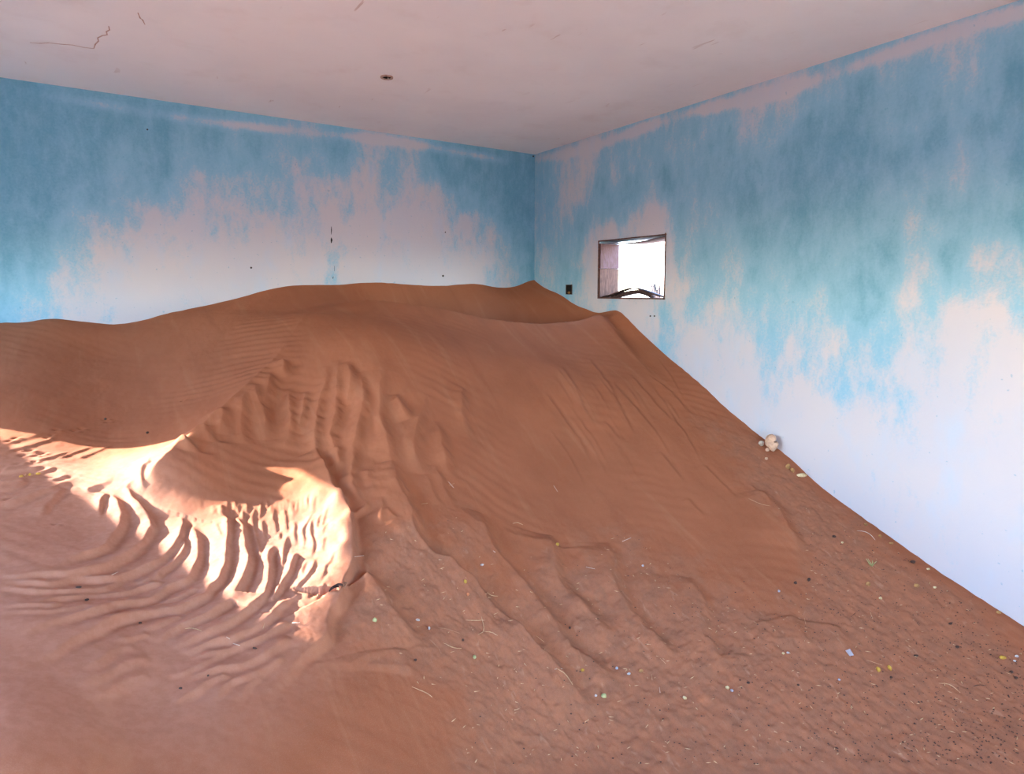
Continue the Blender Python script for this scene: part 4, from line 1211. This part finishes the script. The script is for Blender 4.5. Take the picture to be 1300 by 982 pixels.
STRAWS = [
 ([(1088, 674.5), (1096, 675), (1104, 678.5), (1111, 686)], .0028, 'w', 'long curved white straw on the sand near the right wall'),
 ([(790, 688), (801, 683.2)], .0028, 'w', 'short straight white straw high on the middle slope'),
 ([(744, 720.5), (755.5, 723)], .0024, 'w', 'pale straw on the middle slope below the yellow bead'),
 ([(371, 792.5), (381, 791.5)], .0040, 'w', 'stubby white stick on the shaded part of the pale lobe'),
 ([(591, 788), (603, 788.5), (615, 788)], .0020, 's', 'level straw of the crossed pair at bottom centre'),
 ([(611, 783), (614, 796), (613, 803), (607, 806)], .0022, 's', 'upright hooked straw of the crossed pair at bottom centre'),
 ([(614, 802), (625, 804), (632, 808)], .0020, 's', 'thin straw trailing right of the crossed pair'),
 ([(556, 797), (570, 800), (584, 805)], .0018, 'b', 'thin brown straw left of the crossed pair'),
 ([(563, 817), (575, 823), (586, 824)], .0022, 's', 'bent straw left of the lower green bud'),
 ([(545, 812), (556, 823), (560, 830)], .0018, 'b', 'brown straw left of the bent straw'),
 ([(616, 754.5), (625, 757), (632, 757.5)], .0018, 's', 'short straw beside the dark diagonal scarp'),
 ([(681, 808), (691, 816)], .0018, 's', 'short straw between the two long scarps, lower down'),
 ([(706, 849), (718, 857), (727, 870)], .0022, 's', 'straw of a small tangle at the bottom, longest one'),
 ([(707, 854), (716, 866), (723, 869)], .0018, 'b', 'brown straw in the small tangle at the bottom'),
 ([(704, 850.5), (714, 849.5)], .0020, 'w', 'pale level straw above the small tangle at the bottom'),
 ([(651, 665), (657, 664), (664, 667)], .0020, 's', 'curled grass blade above the second long scarp'),
 ([(450, 708), (462, 706)], .0024, 'w', 'white straw right of the sunlit lobe edge'),
 ([(626, 700), (629, 702)], .0026, 'w', 'tiny white stalk beside the upper end of the second scarp'),
 ([(535, 640.5), (543, 639.5)], .0018, 's', 'level straw on the slope right of the sunlit patches'),
 ([(569, 612), (576, 620)], .0022, 'w', 'pale straw high on the slope, left of a crossing pair'),
 ([(570, 617), (577, 614)], .0018, 's', 'straw crossing a pale one high on the slope'),
 ([(235, 799), (247, 799), (256, 802)], .0018, 's', 'bent thin straw on the lower left ripples'),
 ([(287.5, 809.5), (292, 813)], .0022, 'w', 'short white stalk on the lower lobe, upper of two'),
 ([(296, 818.3), (304.5, 820.8)], .0028, 'w', 'short white stick on the lower lobe, lower of two'),
 ([(336, 792), (334, 799)], .0016, 's', 'thin upright straw on the lower lobe'),
 ([(142, 731), (150, 727)], .0022, 'w', 'white stalk among the lower left ripples'),
 ([(1192, 868), (1206, 870), (1219, 880)], .0022, 's', 'curved straw in the bottom right, longest one'),
 ([(1235, 872), (1243, 870), (1252, 871)], .0018, 'd', 'dark thin twig in the bottom right right of the curved straw'),
 ([(1184, 815), (1186, 812), (1189, 814)], .0022, 'b', 'small looped brown stalk above the right bottom crumbs'),
 ([(1080, 784), (1086, 779)], .0024, 'd', 'short dark twig below the round ochre nut'),
 ([(1115, 778), (1115, 783)], .0022, 'd', 'upright dark stub below the cream pebble and ochre nut'),
 ([(1104, 776), (1108, 786)], .0018, 's', 'thin straw between two short dark twigs'),
 ([(1021, 785), (1023, 793)], .0018, 's', 'thin upright straw left of the short dark twig'),
 ([(950, 633), (965, 640), (978, 643)], .0016, 's', 'faint curved straw on the fan above the right slope'),
 ([(837, 873), (838, 880)], .0018, 'w', 'thin upright straw at the bottom beside the yellow-green fruit'),
 ([(827, 856.5), (828, 864)], .0018, 's', 'upright straw right of the three pale crumbs'),
 ([(838, 836), (845, 843)], .0018, 's', 'short straw above the three pale crumbs'),
 ([(703, 617), (708, 625)], .0022, 'w', 'tiny white stalk on the middle of the main face'),
 ([(523, 873), (540, 880), (549, 886)], .0018, 's', 'long thin straw at the bottom edge left of centre'),
 ([(1100, 838), (1120, 845)], .0016, 's', 'thin straw just above the two yellow husks'),
]
SM = {'w': M_PALESTRAW, 's': M_STRAW, 'b': M_ROOT, 'd': M_DARK}
for p, r_, m_, lab in STRAWS: straw(p, r_ * .75, SM[m_], lab)

# ------------------------------------------------------------------ uncountable grit and chaff on the coarse sand
def crumbs(name, n, mat, label, seed, size, long=1.0, bias=1.5):
    r = np.random.default_rng(seed)
    v, f = [], []
    k = 0
    while k < n:
        px, py = 470 + 830 * r.uniform() ** (1 / bias), 600 + 370 * r.uniform()
        if py < 470 + (px - 470) * .31 or py < 640: continue
        q_ = hit(px, py)[0]
        if not (XL < q_[0] < XR - .01 and q_[1] < YB - .01): continue
        if bilin(q_[:1], q_[1:2], ROUGH_C)[0] < .45: continue
        z = fine_z(q_[0], q_[1])
        s = size * r.uniform(.5, 1.3); t = r.uniform(0, 6.28); L = long * r.uniform(.6, 1.4)
        dx, dy = math.cos(t) * s * L, math.sin(t) * s * L
        b0 = len(v)
        v += [(q_[0] + dx, q_[1] + dy, z + s * .4), (q_[0] - dx, q_[1] - dy, z + s * .4), (q_[0] - dy / L, q_[1] + dx / L, z + s * .3), (q_[0] + dy / L, q_[1] - dx / L, z + s * .3), (q_[0], q_[1], z + s), (q_[0], q_[1], z - s * .3)]
        f += [(b0 + i, b0 + j, b0 + m) for i, j, m in ((0, 2, 4), (2, 1, 4), (1, 3, 4), (3, 0, 4), (2, 0, 5), (1, 2, 5), (3, 1, 5), (0, 3, 5))]
        k += 1
    o = from_py(name, v, f, mat)
    tag(o, label, 'grit' if long < 2 else 'chaff', kind='stuff')


crumbs('grit', 1500, M_DARK, 'dark grit scattered over the coarse sand at lower right', 5, .0034, 1.0, 3.6)
crumbs('chaff', 420, M_STRAW, 'fine straw chaff scattered over the coarse sand', 6, .0022, 5.0, 1.2)

# ------------------------------------------------------------------ outside the window: a far house and a dry shrub
def far(px, py, dist):
    return CAM + ray(px, py)[0] * dist


M_RENDER = simple_mat('pale_render', srgb(226, 202, 192), srgb(214, 188, 178), 1.5)
M_GLASSD = simple_mat('dark_opening', srgb(70, 60, 60), srgb(90, 76, 72), 3)
hp = far(841, 338, 34)
gz = 1.30
house = empty('house', (hp[0] + 3.6, hp[1] - 3.0, gz))
house.rotation_euler = (0, 0, .35)
tag(house, 'pale flat-roofed house far off through the window', 'house')
bm = bmesh.new(); box(bm, (-3.6, -3.6, -.5), (3.6, 3.6, 3.0)); from_bm('wall', bm, M_RENDER, house)
bm = bmesh.new()
for a, b in (((-3.75, -3.75, 3.0), (3.75, -3.5, 3.35)), ((-3.75, 3.5, 3.0), (3.75, 3.75, 3.35)), ((-3.75, -3.5, 3.0), (-3.5, 3.5, 3.35)), ((3.5, -3.5, 3.0), (3.75, 3.5, 3.35))): box(bm, a, b)
from_bm('parapet', bm, M_RENDER, house)
bm = bmesh.new(); box(bm, (-3.64, -.5, -.4), (-3.58, .5, 2.0)); from_bm('door', bm, M_GLASSD, house)
for y in (-2.3, 1.7):
    bm = bmesh.new(); box(bm, (-3.64, y, .9), (-3.58, y + .8, 1.9)); from_bm('window', bm, M_GLASSD, house)
sp = far(834, 351, 14)
shrub = empty('dry_shrub', (sp[0], sp[1], 1.55))
tag(shrub, 'small dry leaning shrub outside the window', 'shrub')
r = random.Random(9)
for k in range(16):
    t = r.uniform(-1.1, 1.1)
    L = r.uniform(.35, .8)
    tube('branch', [(0, 0, -.1), (.1 * t, .28 * t * L, .35 * L), (.15 * t, .5 * t * L + .1, .75 * L)], .03, M_BLACK if k % 2 else M_DARK, shrub)
